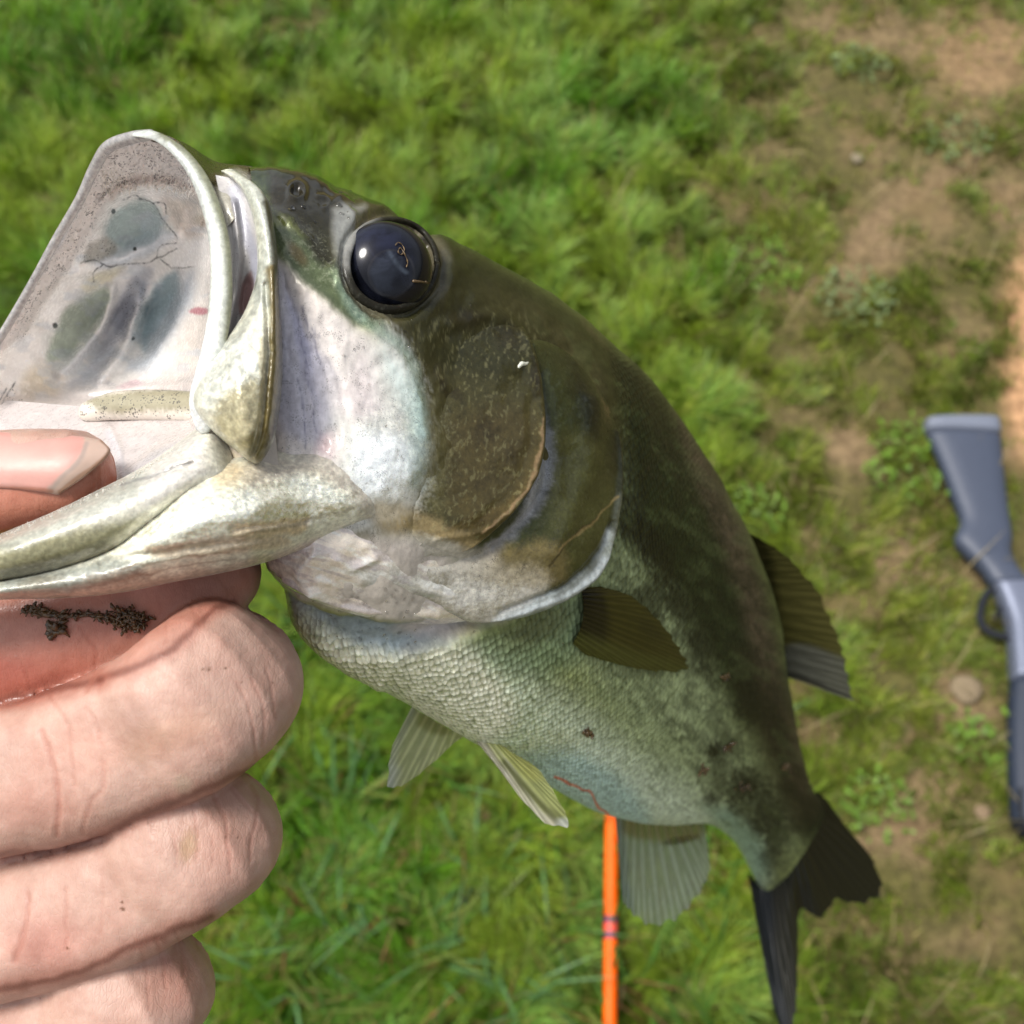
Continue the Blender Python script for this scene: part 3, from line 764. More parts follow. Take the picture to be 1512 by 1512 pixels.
q.put(q.poly([(1000, 610), (1060, 700), (1120, 850), (1160, 1010), (1205, 1150), (1180, 1180), (1120, 1010), (1085, 860), (1040, 740)], 16), srgb(108, 92, 74, .85), .8)
q.put(q.poly([(1090, 960), (1150, 1000), (1190, 1130), (1220, 1190), (1170, 1230), (1130, 1130)], 22, 12), srgb(62, 50, 36, .7), .75)
# dark blotched side stripe
for (x, y, rx, ry, a, k) in [(885, 650, 26, 60, -15, .9), (930, 770, 20, 50, -25, .75), (970, 820, 18, 46, -25, .7), (1005, 900, 14, 40, -25, .6), (1035, 960, 12, 34, -20, .55), (960, 880, 14, 40, -20, .4),
                             (1100, 1030, 18, 36, -10, .75), (1075, 1100, 16, 20, 0, .6), (1095, 1165, 22, 28, 10, .8), (1125, 1200, 14, 30, 0, .7), (1150, 1080, 12, 40, -10, .7), (1145, 1240, 18, 50, 0, .7),
                             (860, 560, 22, 46, -20, .55), (1055, 1110, 8, 10, 0, .8), (1160, 1130, 10, 12, 0, .6), (1050, 1180, 8, 9, 0, .6)]:
    q.put(q.blob(x, y, rx * 1.35, ry * 1.3, a, .7, 1.3), srgb(14, 18, 8, .5), min(1, k * 1.15))
mott = fbm(q.x * .035, q.y * .018, 9)
q.put(smooth(.5, .68, mott) * .5 * q.poly([(860, 560), (960, 640), (1060, 820), (1130, 1040), (1190, 1240), (1080, 1230), (980, 1010), (880, 860)], 30), srgb(26, 32, 14, .55), .85)
q.put(q.poly([(700, 950), (780, 900), (850, 870), (870, 950), (800, 1000), (730, 990)], 24, 10), srgb(134, 158, 124, .9), .7)
q.put(q.blob(790, 925, 70, 26, -25, .7, .5), srgb(98, 92, 56, .8), .55)
# belly vein / line
q.put(q.line([(820, 1148), (850, 1160), (872, 1170), (884, 1190), (897, 1202)], 1.6, .5), srgb(240, 120, 90, .9), .9)
# ---- head pigment
q.put(q.poly([(300, 380), (440, 400), (520, 560), (540, 760), (500, 860), (380, 880), (300, 800)], 20), srgb(214, 204, 194, .95), 1)
q.put(q.poly([(405, 380), (440, 420), (520, 480), (600, 560), (640, 680), (660, 740), (560, 760), (400, 720), (398, 560)], 16), srgb(226, 218, 212, 1.02), 1)
q.put(q.poly([(412, 400), (440, 450), (480, 540), (500, 600), (480, 650), (410, 640)], 14, 6), LILAC, .6)
q.put(q.poly([(420, 430), (460, 500), (505, 560), (500, 640), (470, 600), (440, 520)], 8, 5), srgb(170, 170, 196, .95), .55)
for a in ((432, 440, 470, 640), (447, 450, 505, 640), (465, 480, 520, 640), (440, 560, 450, 660)):
    q.put(q.line([(a[0], a[1]), ((a[0]+a[2])/2 + 4, (a[1]+a[3])/2), (a[2], a[3])], 2.2, .8) * smooth(.35, .6, q.n2), srgb(110, 108, 140, .8), .6)
q.put(q.blob(500, 655, 34, 22, -30, .6, .6), srgb(226, 176, 186, .95), .55)
q.put(q.blob(530, 580, 60, 90, -20, .6), srgb(222, 216, 210, 1), .6)
q.put(q.poly([(560, 560), (620, 580), (640, 660), (620, 740), (560, 740), (520, 700), (540, 640)], 18, 12), srgb(206, 222, 220, 1), .85)
q.put(q.poly([(400, 330), (450, 350), (500, 420), (540, 470), (520, 480), (470, 440), (415, 380)], 7, 5), srgb(92, 104, 76, .8), .95)
q.put(q.line([(500, 400), (520, 450), (560, 490), (600, 525), (620, 580), (622, 640)], 12, .7), srgb(150, 176, 160, .9), .6)
q.put(q.poly([(395, 255), (470, 265), (520, 300), (500, 330), (490, 400), (470, 390), (430, 330), (400, 310)], 8, 6), srgb(44, 38, 20, .6), .95)
q.put(q.blob(440, 375, 10, 22, -40, .5), srgb(110, 88, 56, .8), .6)
q.put(q.poly([(490, 310), (560, 312), (640, 340), (665, 400), (640, 480), (560, 480), (510, 440), (490, 380)], 8), srgb(104, 98, 78, .8), .95)
q.put(q.poly([(490, 310), (540, 305), (520, 340), (512, 420), (492, 380)], 7), srgb(140, 142, 138, .85), .85)
q.put(q.poly([(650, 380), (760, 430), (850, 520), (830, 600), (770, 520), (660, 450)], 14, 6), srgb(52, 54, 28, .6), .9)
q.put(q.poly([(560, 480), (640, 480), (780, 480), (800, 600), (790, 700), (740, 770), (640, 770), (620, 680), (630, 600), (600, 540)], 18, 12), srgb(108, 96, 62, .8), .95)
cheek_strokes(q)
# throat
q.put(q.poly([(385, 825), (600, 800), (760, 900), (700, 925), (560, 915), (440, 880)], 12), srgb(206, 196, 186, .95), .9)
q.put(q.poly([(395, 848), (450, 905), (560, 925), (690, 925), (650, 955), (560, 970), (480, 945), (425, 895)], 9, 4), srgb(160, 176, 184, .9), .95)
q.put(q.blob(640, 935, 60, 14, -5, .7), srgb(214, 200, 190, .95), .7)
q.put(q.line([(700, 925), (650, 950), (600, 965)], 7, .8), srgb(120, 100, 72, .8), .35)
flank = q.poly([(800, 470), (900, 520), (1010, 620), (1120, 800), (1180, 1040), (1230, 1200), (1150, 1280), (1040, 1180), (900, 1000), (850, 880), (880, 650)], 40)
sa, sb = q.x * .80 + q.y * .60, -q.x * .60 + q.y * .80          # along and across the body
m1 = fbm(sa * .030, sb * .065, 31, 5); m2 = fbm(sa * .10, sb * .20, 33, 4)
q.put(flank * smooth(.50, .60, m1) * .42, srgb(26, 34, 14, .5), 1)
q.put(flank * smooth(.56, .66, 1 - m1) * .30, srgb(100, 114, 70, .8), 1)
q.put(flank * smooth(.54, .68, m2) * .35, srgb(20, 26, 12, .5), 1)
q.put(q.poly([(860, 900), (980, 1000), (1100, 1150), (1120, 1260), (980, 1210), (860, 1060), (800, 980)], 40) * smooth(.55, .68, m2) * .4, srgb(124, 138, 100, .8), 1)
q.c *= (1 + (q.n2 - .5) * np.where(q.c.mean(1) > .4, .12, .35))[:, None]
hm = head * (1 - back * .3)
scl = np.clip(1 - q.poly([(260, 200), (500, 230), (700, 340), (880, 460), (910, 640), (890, 800), (760, 915), (640, 960), (520, 960), (420, 900), (340, 850), (280, 700)], 16), 0, 1)
pearl = .62 * np.clip(.85 * q.poly([(400, 880), (520, 960), (660, 950), (780, 1000), (860, 1100), (760, 1120), (640, 1070), (500, 990)], 30) + .7 * q.poly([(540, 600), (620, 590), (640, 700), (560, 750), (510, 720)], 22)
                + .7 * q.line([(500, 400), (520, 450), (560, 490), (600, 525), (622, 580)], 16) + .45 * q.blob(450, 380, 40, 60, -40) + .02 * head, 0, 1)
rough = .5 - .14 * np.clip(pearl, 0, 1) - .06 * q.poly([(405, 400), (440, 430), (560, 520), (620, 600), (600, 760), (400, 740)], 20) + .05 * scl - .22 * q.poly([(330, 225), (430, 230), (560, 290), (560, 340), (480, 400), (400, 330)], 18) + .12 * smooth(900, 1200, q.x) * scl
spk = np.clip(.8 * q.poly([(405, 400), (440, 430), (600, 560), (640, 700), (600, 800), (400, 760), (395, 600)], 20) * .5 + .5 * head, 0, 1)
FM = wet_mat('bass_skin', rough=.36, coat=.20, coat_rough=.05, spec=.22, sss=.04, bumps=((500, .2), (2600, .15)), bdist=.00022, vary=.13, vscale=900, speck=True, scales=True)
prop = np.stack([pearl, rough, scl, spk], 1)
F = gfaces(NS, NT, True)
# close the two ends
v_all = np.concatenate([body3.reshape(-1, 3), [C_[0] , C_[-1]]])
jj = np.arange(NT); j2 = (jj + 1) % NT
F = np.concatenate([F, np.stack([jj, j2, np.full(NT, NS*NT), np.full(NT, NS*NT)], 1)[:0]])
ccap = np.concatenate([q.c, q.c[:1], q.c[-1:]]); pcap = np.concatenate([prop, prop[:1], prop[-1:]]); ucap = np.concatenate([uvs, uvs[:1], uvs[-1:]])
bodyo = obj('body', v_all[:-2], F, FM, fish, attrs={'Col': q.c, 'Prop': prop}, uv=uvs)
step = 3
sub = body2[::step, ::step]; bf = gfaces(sub.shape[0], sub.shape[1], True)
BODY = BVHTree.FromPolygons([tuple(p) for p in sub.reshape(-1, 3)], [tuple(map(int, f_)) for f_ in bf])

def hit(bvh, x, y, dguess=.2):
    d = P(x, y, 1.0) - CAM; d /= np.linalg.norm(d)
    r = bvh.ray_cast(Vector(CAM), Vector(d))
    if r[0] is None:
        r = bvh.find_nearest(Vector(P(x, y, dguess)))
    return np.array(r[0]), np.array(r[1])

def plate(name, ctrl, nu, nv, bvh, mat, parent, edge=(.1, .1, .1, .1), sink=.0006, paint=None, relief=None, smoothn=8, under=True, subs=3):
    """raised plate of skin-covered bone: rows of (x, y, height in mm) laid on the body, rounded down at its edges"""
    g_ = grid_interp(ctrl, nu, nv)
    cu, cv = max(8, nu // subs), max(8, nv // subs)
    gc_ = grid_interp(ctrl, cu, cv); pts = np.zeros((cu, cv, 3)); nr = np.zeros((cu, cv, 3)); last = .17
    for i in range(cu):
        for j in range(cv):
            p_, n_ = hit(bvh, gc_[i, j, 0], gc_[i, j, 1], last); last = float(to_px(p_)[2])
            if n_.dot(CAM - p_) < 0: n_ = -n_
            pts[i, j] = p_; nr[i, j] = n_
    dep = to_px(pts)[2]
    def sm(a, k):
        for _ in range(k):
            a[1:-1] = (a[:-2] + 2*a[1:-1] + a[2:]) / 4; a[:, 1:-1] = (a[:, :-2] + 2*a[:, 1:-1] + a[:, 2:]) / 4
        return a
    dep = sm(dep, smoothn); nr = sm(nr, smoothn + 6)
    dep = grid_interp(dep[..., None], nu, nv)[..., 0]; nr = grid_interp(nr, nu, nv); nr /= np.linalg.norm(nr, axis=2)[..., None]
    base = P(g_[..., 0], g_[..., 1], dep)
    u = np.linspace(0, 1, nu)[:, None]; v = np.linspace(0, 1, nv)[None]
    e = np.ones((nu, nv))
    for w_, t_ in zip(edge, (u, 1 - u, v, 1 - v)):
        if w_ > 0: e = e * np.sqrt(np.clip(1 - (1 - np.clip(t_ / w_, 0, 1)) ** 2, 0, 1))
    hh_ = g_[..., 2] / 1000 * e - sink * (1 - e)
    if relief is not None: hh_ = hh_ + relief(g_[..., 0], g_[..., 1]) * e
    top = base + nr * hh_[..., None]
    V = top.reshape(-1, 3); F_ = gfaces(nu, nv)
    pp = paint(g_[..., 0], g_[..., 1])
    cols, prop_ = pp
    if under:                                     # inner face, so the plate has thickness
        bot = base - nr * (sink + .0006)
        V = np.concatenate([V, bot.reshape(-1, 3)]); F2 = gfaces(nu, nv, off=nu*nv, flip=True)
        ring = np.concatenate([np.arange(nv), np.arange(1, nu) * nv + nv - 1, (nu-1)*nv + np.arange(nv-2, -1, -1), np.arange(nu-2, 0, -1) * nv])
        r2 = np.roll(ring, -1); F3 = np.stack([ring, ring + nu*nv, r2 + nu*nv, r2], 1)
        F_ = np.concatenate([F_, F2, F3]); cols = np.concatenate([cols, cols]); prop_ = np.concatenate([prop_, prop_])
    o = obj(name, V, F_, mat, parent, attrs={'Col': cols, 'Prop': prop_})
    return o, top

HM = wet_mat('bass_head_skin', rough=.36, coat=.24, coat_rough=.05, spec=.25, sss=.08, bumps=((450, .2), (2600, .22)), bdist=.00016, vary=.18, vscale=1600, speck=True, streak=(1500, (0, 0, .5), .25, .25))
# ---- gill cover
def gp(x, y):
    w = Paint(x, y, srgb(60, 66, 32, .66), warp=6)
    w.put(w.poly([(830, 520), (870, 560), (905, 650), (895, 720), (860, 700), (840, 600)], 16, 10), srgb(20, 24, 12, .5), .85)
    w.put(w.poly([(800, 640), (850, 640), (900, 720), (880, 790), (830, 850), (760, 850), (790, 780)], 16, 10), srgb(84, 84, 44, .72), .7)
    w.put(w.poly([(792, 580), (803, 630), (807, 690), (792, 745), (742, 800), (715, 828), (712, 812), (752, 775), (782, 700), (788, 620)], 7, 5), srgb(180, 180, 184, .85), .85)
    w.put(w.poly([(792, 600), (806, 640), (806, 700), (790, 740), (785, 680)], 6, 5), srgb(142, 150, 158, .8), .5)
    w.put(w.poly([(560, 800), (640, 820), (700, 840), (770, 830), (800, 850), (760, 890), (680, 915), (560, 905)], 12, 8), srgb(204, 200, 188, .95), .9)
    w.put(w.poly([(640, 800), (700, 815), (760, 800), (810, 800), (820, 850), (740, 862), (680, 850)], 12, 12), srgb(140, 124, 80, .85), .65)
    w.put(w.line([(890, 790), (874, 830), (820, 874), (730, 906)], 10, .8), srgb(196, 204, 204, .95), .9); w.put(w.line([(900, 735), (892, 782), (880, 815)], 5, .9), srgb(150, 156, 140, .9), .7)
    w.put(w.line([(905, 620), (902, 700), (888, 780)], 5, .7), srgb(40, 42, 22, .7), .6)
    w.c *= (1 + (fbm(w.x * .10, w.y * .04, 6, 4) - .5) * .7)[:, None]
    w.put(w.blob(640, 815, 90, 30, 15, .6), srgb(200, 194, 180, .95), .9)
    w.put(w.line([(865, 760), (830, 790), (795, 830)], 1.8, .6), srgb(60, 50, 26, .8), .8); w.put(w.line([(895, 735), (850, 775), (806, 812)], 1.8, .6), srgb(150, 130, 84, .8), .7)
    pr_ = np.stack([.06 + .4 * w.poly([(560, 820), (700, 840), (760, 870), (680, 910), (560, 900)], 14), .46 - .12 * w.poly([(560, 820), (640, 820), (760, 860), (860, 850), (760, 920), (560, 910)], 14), 0 * w.x, np.clip(.25 + .9 * w.poly([(690, 790), (800, 600), (830, 700), (820, 850), (700, 870)], 20), 0, 1)], 1)
    return w.c, pr_
def gr(x, y):
    w = Paint(x, y, PEARL, warp=2); sh = np.shape(x)
    r_ = -.0009 * np.exp(-(w.dline([(790, 560), (800, 640), (798, 720), (760, 780), (700, 822), (640, 830)]) / 9) ** 2)
    r_ += .0006 * np.exp(-(w.dline([(865, 600), (850, 700), (800, 810)]) / 18) ** 2)
    r_ += .0005 * np.exp(-(w.dline([(905, 640), (905, 700), (893, 770), (878, 828), (820, 876), (730, 905), (640, 912)]) / 6) ** 2)
    r_ -= .0004 * np.exp(-(w.dline([(888, 770), (865, 815), (810, 862), (730, 893)]) / 4) ** 2)
    r_ += (w.n - .5) * .0002
    return r_.reshape(sh)
gill, _ = plate('gill_cover', [[(760, 500, .2), (800, 500, .7), (845, 525, .5), (872, 560, .1)],
                      [(760, 560, .4), (810, 570, 1.1), (870, 590, 1.2), (897, 605, .6)],
                      [(740, 640, .4), (800, 650, 1.1), (860, 660, 1.9), (909, 665, 1.3)],
                      [(720, 710, .4), (790, 720, 1.2), (860, 735, 2.2), (906, 738, 1.7)],
                      [(680, 760, .4), (760, 780, 1.2), (845, 800, 2.3), (894, 795, 1.9)],
                      [(630, 800, -.2), (710, 830, 1.0), (800, 855, 2.3), (872, 850, 1.9)],
                      [(600, 835, -.5), (665, 860, .9), (740, 885, 2.1), (800, 896, 1.7)],
                      [(590, 862, -.6), (625, 885, .5), (665, 905, 1.5), (715, 920, 1.4)]], 300, 220, BODY, HM, fish, (.05, .06, .12, .035), .0004, gp, gr)
# ---- cheek
def cp(x, y):
    w = Paint(x, y, srgb(98, 86, 56, .8), warp=7); cheek_strokes(w)
    return w.c, np.stack([.02 + .35 * w.poly([(520, 500), (630, 560), (640, 720), (560, 760), (510, 640)], 26), 0.47 - .10 * w.poly([(520, 500), (620, 560), (630, 700), (560, 760), (510, 640)], 26), 0*w.x, .35 + 0*w.x], 1)
def crf(x, y):
    w = Paint(x, y, PEARL, warp=3); sh = np.shape(x)
    r_ = 0.0003 * np.exp(-(w.dline([(785, 600), (780, 680), (748, 742), (700, 782), (640, 792)]) / 6) ** 2) - .0001 * np.exp(-(w.dline([(770, 600), (766, 675), (735, 730), (690, 768)]) / 6) ** 2)
    r_ += (fbm(w.x * .025, w.y * .025, 2) - .5) * .0006
    return r_.reshape(sh)
cheek, _ = plate('cheek', [[(520, 500, -.5), (620, 478, -.1), (700, 462, .3), (775, 478, .6)],
                       [(520, 550, -.5), (620, 540, .2), (710, 530, 1.0), (791, 540, 1.4)],
                       [(515, 610, -.5), (610, 615, .3), (710, 615, 1.4), (800, 620, 1.9)],
                       [(510, 660, -.5), (610, 680, .4), (700, 690, 1.6), (790, 692, 2.0)],
                       [(510, 705, -.4), (590, 730, .4), (680, 745, 1.5), (752, 755, 1.9)],
                       [(530, 745, -.6), (580, 770, .1), (640, 785, 1.3), (700, 803, 1.6)],
                       [(560, 770, -.6), (590, 795, -.1), (625, 810, .6), (665, 822, 1.0)]], 260, 220, BODY, HM, fish, (.12, .10, .12, .045), .0004, cp, crf)

# ================================================================== free-form shells given by pixel + depth
def shell(name, ctrl, nu, nv, mat, parent, thick=.0015, paint=None, relief=None, bulge=None, round_=(0, 0, 0, 0), rd=.001, inward=.4):
    """sheet through measured control points (x, y, depth in mm), with real thickness"""
    g_ = grid_interp(ctrl, nu, nv); X, Y, D = g_[..., 0], g_[..., 1], g_[..., 2] / 1000
    u = np.linspace(0, 1, nu)[:, None]; v = np.linspace(0, 1, nv)[None]; e = np.ones((nu, nv))
    for w_, t_ in zip(round_, (u, 1 - u, v, 1 - v)):
        if w_ > 0: e = e * np.sqrt(np.clip(1 - (1 - np.clip(t_ / w_, 0, 1)) ** 2, 0, 1))
    D = D + rd * (1 - e)
    if bulge is not None: D = D - bulge(u, v)
    if relief is not None: D = D - relief(X, Y)
    p = P(X, Y, D)
    n_ = np.cross(np.gradient(p, axis=0), np.gradient(p, axis=1)); n_ /= np.linalg.norm(n_, axis=2)[..., None] + 1e-12
    if np.sum(n_ * (CAM - p), 2).mean() < 0: n_ = -n_
    for _ in range(6):
        n_[1:-1] = (n_[:-2] + n_[1:-1] + n_[2:]) / 3; n_[:, 1:-1] = (n_[:, :-2] + n_[:, 1:-1] + n_[:, 2:]) / 3
    vd = p - CAM; vd /= np.linalg.norm(vd, axis=2)[..., None]
    back_ = p + (vd * (1 - inward) - n_ * inward) * (thick * (.25 + .75 * e))[..., None]
    V = np.concatenate([p.reshape(-1, 3), back_.reshape(-1, 3)])
    ring = np.concatenate([np.arange(nv), np.arange(1, nu) * nv + nv - 1, (nu-1)*nv + np.arange(nv-2, -1, -1), np.arange(nu-2, 0, -1) * nv]); r2 = np.roll(ring, -1)
    F_ = np.concatenate([gfaces(nu, nv), gfaces(nu, nv, off=nu*nv, flip=True), np.stack([ring, ring + nu*nv, r2 + nu*nv, r2], 1)])
    c_, pr_ = paint(X, Y)
    return obj(name, V, F_, mat, parent, attrs={'Col': np.concatenate([c_, c_]), 'Prop': np.concatenate([pr_, pr_])}), p

MM = wet_mat('bass_mouth_lining', rough=.34, coat=.5, coat_rough=.08, sss=.15, sss_rad=(1, .85, .8), sss_scale=.0015, bumps=((300, .2), (1600, .12)), bdist=.0003, vary=.07, vscale=350, speck=True, dots=2600, dotk=.7, dotr=1.35)
JM = wet_mat('bass_jaw_skin', rough=.36, coat=.5, coat_rough=.07, sss=.14, bumps=((400, .2), (2600, .25)), bdist=.00016, vary=.22, vscale=1500, speck=True)
# ---- inside of the mouth
VEINS = [[(120, 388), (140, 384), (160, 395), (180, 388), (200, 392), (240, 380), (262, 366)], [(136, 418), (140, 402), (150, 392)], [(232, 384), (236, 366), (262, 356)], [(238, 384), (255, 395), (285, 392)],
         [(205, 296), (225, 300), (240, 322), (262, 350)], [(225, 300), (240, 296), (246, 316)], [(2, 600), (12, 575), (24, 562)], [(0, 590), (8, 570)], [(182, 296), (200, 290), (212, 298)]]
def mp_(x, y):
    w = Paint(x, y, srgb(246, 244, 240, 1.08), warp=5)
    w.put(w.poly([(330, 330), (345, 500), (310, 620), (240, 640), (240, 560), (300, 420)], 22), srgb(234, 220, 208, 1), .8)
    w.put(w.poly([(160, 320), (190, 300), (230, 300), (240, 330), (225, 360), (170, 362), (154, 345)], 8, 4), srgb(180, 200, 198, 1), .85)
    w.put(w.poly([(205, 320), (240, 320), (240, 345), (210, 365)], 8), srgb(198, 212, 220, .95), .6)
    w.put(w.poly([(70, 520), (90, 470), (130, 435), (158, 425), (160, 450), (130, 490), (95, 525), (68, 532)], 6, 3), srgb(188, 200, 184, 1), .9)
    w.put(w.poly([(205, 500), (215, 450), (238, 410), (262, 400), (262, 430), (240, 480), (215, 520)], 8, 3), srgb(152, 180, 188, .95), .85)
    w.put(w.poly([(190, 545), (215, 520), (250, 450), (280, 400), (285, 430), (250, 500), (215, 550)], 14), srgb(190, 206, 222, .95), .75)
    w.put(w.poly([(130, 540), (160, 480), (200, 400), (225, 395), (205, 450), (180, 500), (150, 550), (100, 570)], 8, 4), srgb(178, 184, 196, 1), .7)
    w.put(w.poly([(165, 480), (200, 410), (215, 420), (195, 480), (185, 500)], 6, 8), srgb(132, 140, 158, .9), .5)
    w.put(w.poly([(120, 380), (160, 370), (240, 340), (260, 345), (230, 372), (150, 398)], 7), srgb(208, 218, 228, .95), .7)
    w.put(w.blob(150, 412, 40, 10, -30), srgb(232, 226, 190, .95), .6); w.put(w.blob(60, 575, 34, 40, 20), srgb(228, 206, 158, .9), .6); w.put(w.blob(10, 600, 30, 30, 0, .7, .5), srgb(208, 178, 140, .85), .55)
    w.put(w.poly([(130, 360), (155, 350), (170, 358), (168, 375), (125, 386)], 5, 4), srgb(176, 172, 160, .85), .8)
    w.put(w.blob(295, 459, 16, 6, 0, .4, .5), srgb(206, 112, 128, .9), .85); w.put(w.blob(192, 569, 20, 7, -8, .5, .5), srgb(226, 168, 190, .95), .8)
    w.put(w.poly([(240, 290), (300, 300), (310, 340), (290, 352), (255, 335)], 10), srgb(222, 204, 186, .95), .7); w.put(w.blob(300, 328, 14, 14, 0, .5, .4), srgb(176, 152, 112, .9), .5)
    w.c *= (1 + (fbm(w.x * .05, w.y * .05, 12) - .5) * .45)[:, None]
    w.put(smooth(.55, .7, fbm(w.x * .03, w.y * .05, 21)) * .5, srgb(206, 214, 222, 1), 1)
    # toothed gum band
    w.put(w.poly([(215, 190), (140, 215), (120, 275), (70, 370), (10, 470), (-10, 520), (30, 500), (70, 440), (130, 350), (160, 300), (190, 276), (250, 276), (300, 296), (322, 330), (330, 310), (300, 250), (250, 205)], 6, 3), srgb(206, 200, 196, 1), .9)
    w.put(w.poly([(160, 285), (190, 262), (250, 262), (300, 290), (300, 300), (250, 278), (190, 280), (165, 300)], 6, 4), srgb(178, 158, 146, .95), .6)
    w.put(w.line([(215, 197), (140, 225), (118, 285), (60, 390), (0, 490), (-30, 550)], 9, .6), srgb(190, 196, 208, .9), .8)
    w.put(w.poly([(-120, 575), (60, 580), (300, 560), (330, 620), (320, 700), (-120, 700)], 26), srgb(214, 204, 200, .86), .9)
    # dark pigment threads and spots
    for vn in VEINS: w.put(w.line(vn, .95, .9, 16) * (.45 + .55 * smooth(.35, .6, w.n2)), srgb(54, 56, 62, .9), .95)
    for (a, b_, r_) in ((167, 312, 4.2), (79, 479, 4.4), (200, 370, 3.2), (196, 500, 3)): w.put(w.blob(a, b_, r_, r_, 0, .2), srgb(22, 22, 24, .6), .95)
    gum = w.poly([(215, 190), (140, 215), (120, 275), (70, 370), (0, 470), (30, 500), (70, 440), (130, 350), (160, 300), (190, 280), (250, 280), (300, 300), (322, 340), (330, 310), (300, 250), (250, 205)], 10)
    sp_ = np.clip(.12 + 1.0 * gum + .9 * w.poly([(125, 350), (165, 350), (172, 370), (122, 388)], 8) + .7 * w.poly([(165, 500), (200, 400), (215, 420), (195, 500)], 10) + .6 * w.blob(10, 600, 40, 40) + .3 * w.blob(200, 330, 40, 40), 0, 1)
    return w.c, np.stack([.05 + 0*w.x, .42 + .1 * gum, 0*w.x, sp_], 1)
def mr_(x, y):
    w = Paint(x, y, PEARL, warp=3); sh = np.shape(x)
    r_ = -.0028 * w.blob(197, 332, 46, 38, -20, .6) - .003 * w.blob(115, 482, 62, 26, -48, .6) - .0035 * w.blob(233, 465, 66, 24, -58, .6) - .002 * w.blob(170, 480, 66, 13, -52, .7)
    r_ *= .9; r_ += .0024 * np.exp(-(w.dline([(120, 400), (180, 382), (240, 350), (262, 345)]) / 13) ** 2) + .0012 * np.exp(-(w.dline([(225, 300), (250, 330), (262, 350)]) / 9) ** 2)
    r_ += .0022 * np.exp(-(w.dline([(165, 425), (150, 480), (90, 550)]) / 9) ** 2) + .0024 * np.exp(-(w.dline([(205, 430), (190, 500), (150, 560)]) / 9) ** 2) + .0012 * np.exp(-(w.dline([(270, 400), (260, 470), (220, 545)]) / 10) ** 2)
    r_ += .0016 * np.exp(-(w.dline([(150, 300), (190, 276), (250, 276), (300, 296)]) / 9) ** 2) + .0010 * np.exp(-(w.dline([(150, 300), (110, 370), (50, 450), (0, 520)]) / 10) ** 2)
    r_ += .0020 * w.blob(282, 320, 34, 22, 25, .6) - .0016 * w.blob(306, 335, 9, 14, 0, .5)
    r_ += .001 * np.exp(-((w.y - 572 + (w.x - 200) * .1) / 6) ** 2) * smooth(80, 160, w.x)
    gum = w.poly([(215, 190), (140, 215), (120, 275), (70, 370), (0, 470), (30, 500), (70, 440), (130, 350), (160, 300), (190, 280), (250, 280), (300, 300), (322, 340), (330, 310), (300, 250), (250, 205)], 10)
    r_ += (vnoise(w.x * .28, w.y * .28, 1) - .5) * .0006 * gum + (w.n - .5) * .0003
    return r_.reshape(sh)
MOUTH = [[(196, 198, 150), (206, 195, 149.5), (215, 194, 149), (226, 195, 148.5), (240, 200, 148), (250, 206, 147)],
         [(143, 228, 154), (172, 224, 155), (212, 224, 155), (250, 226, 153), (278, 232, 150), (292, 244, 147)],
         [(128, 262, 157), (158, 258, 160), (208, 262, 162), (258, 266, 159), (292, 276, 153), (312, 292, 146)],
         [(106, 308, 160), (140, 302, 166), (200, 308, 174), (262, 312, 170), (300, 318, 160), (324, 332, 145)],
         [(78, 362, 163), (115, 362, 171), (185, 370, 182), (258, 370, 179), (305, 368, 165), (332, 382, 144)],
         [(44, 424, 166), (86, 428, 175), (165, 440, 187), (250, 440, 184), (305, 430, 167), (334, 440, 143)],
         [(3, 496, 168), (50, 502, 176), (140, 515, 187), (235, 515, 183), (298, 500, 166), (330, 505, 142)],
         [(-40, 560, 169), (20, 570, 175), (110, 585, 180), (215, 585, 176), (285, 570, 163), (312, 575, 142)],
         [(-80, 640, 168), (-10, 650, 170), (95, 660, 168), (200, 655, 163), (270, 640, 155), (305, 640, 143)],
         [(-110, 760, 166), (-20, 770, 160), (90, 760, 153), (200, 730, 147), (270, 700, 143), (305, 690, 139)]]
_, mouthp = shell('mouth_lining', MOUTH, 420, 330, MM, fish, .003, mp_, mr_, inward=0)
MB = BVHTree.FromPolygons([tuple(p) for p in mouthp[::3, ::3].reshape(-1, 3)], [tuple(map(int, f_)) for f_ in gfaces(140, 110)])

# ---- far lip rim
def flat_paint(base, spots=(), pearlv=.2, rg=.5, spk_=.4, warp=3):
    def f_(x, y):
        w = Paint(x, y, base, warp=warp)
        for m_, c_, k_ in spots: w.put(m_(w), c_, k_)
        w.c *= (1 + (w.n2 - .5) * .25)[:, None]
        return w.c, np.stack([pearlv + 0*w.x, rg + 0*w.x, 0*w.x, spk_ + 0*w.x], 1)
    return f_
def lip_tube(name, ctrl, mat, paint, n=160, nseg=28, flat=1.0):
    v, f_ = pxtube(ctrl, n, nseg, flat); x, y, _ = to_px(v); c_, p_ = paint(x, y)
    return obj(name, v, f_, mat, fish, attrs={'Col': c_, 'Prop': p_})
lip_tube('upper_lip', [(222, 199, .1480, 8), (196, 203, .1495, 9), (160, 217, .1520, 9), (141, 245, .1545, 8), (118, 294, .1575, 7), (84, 352, .1610, 6.5), (50, 414, .1640, 6), (8, 486, .1670, 6), (-40, 560, .168, 6)], JM,
         flat_paint(srgb(168, 166, 164, .85), spk_=.85))
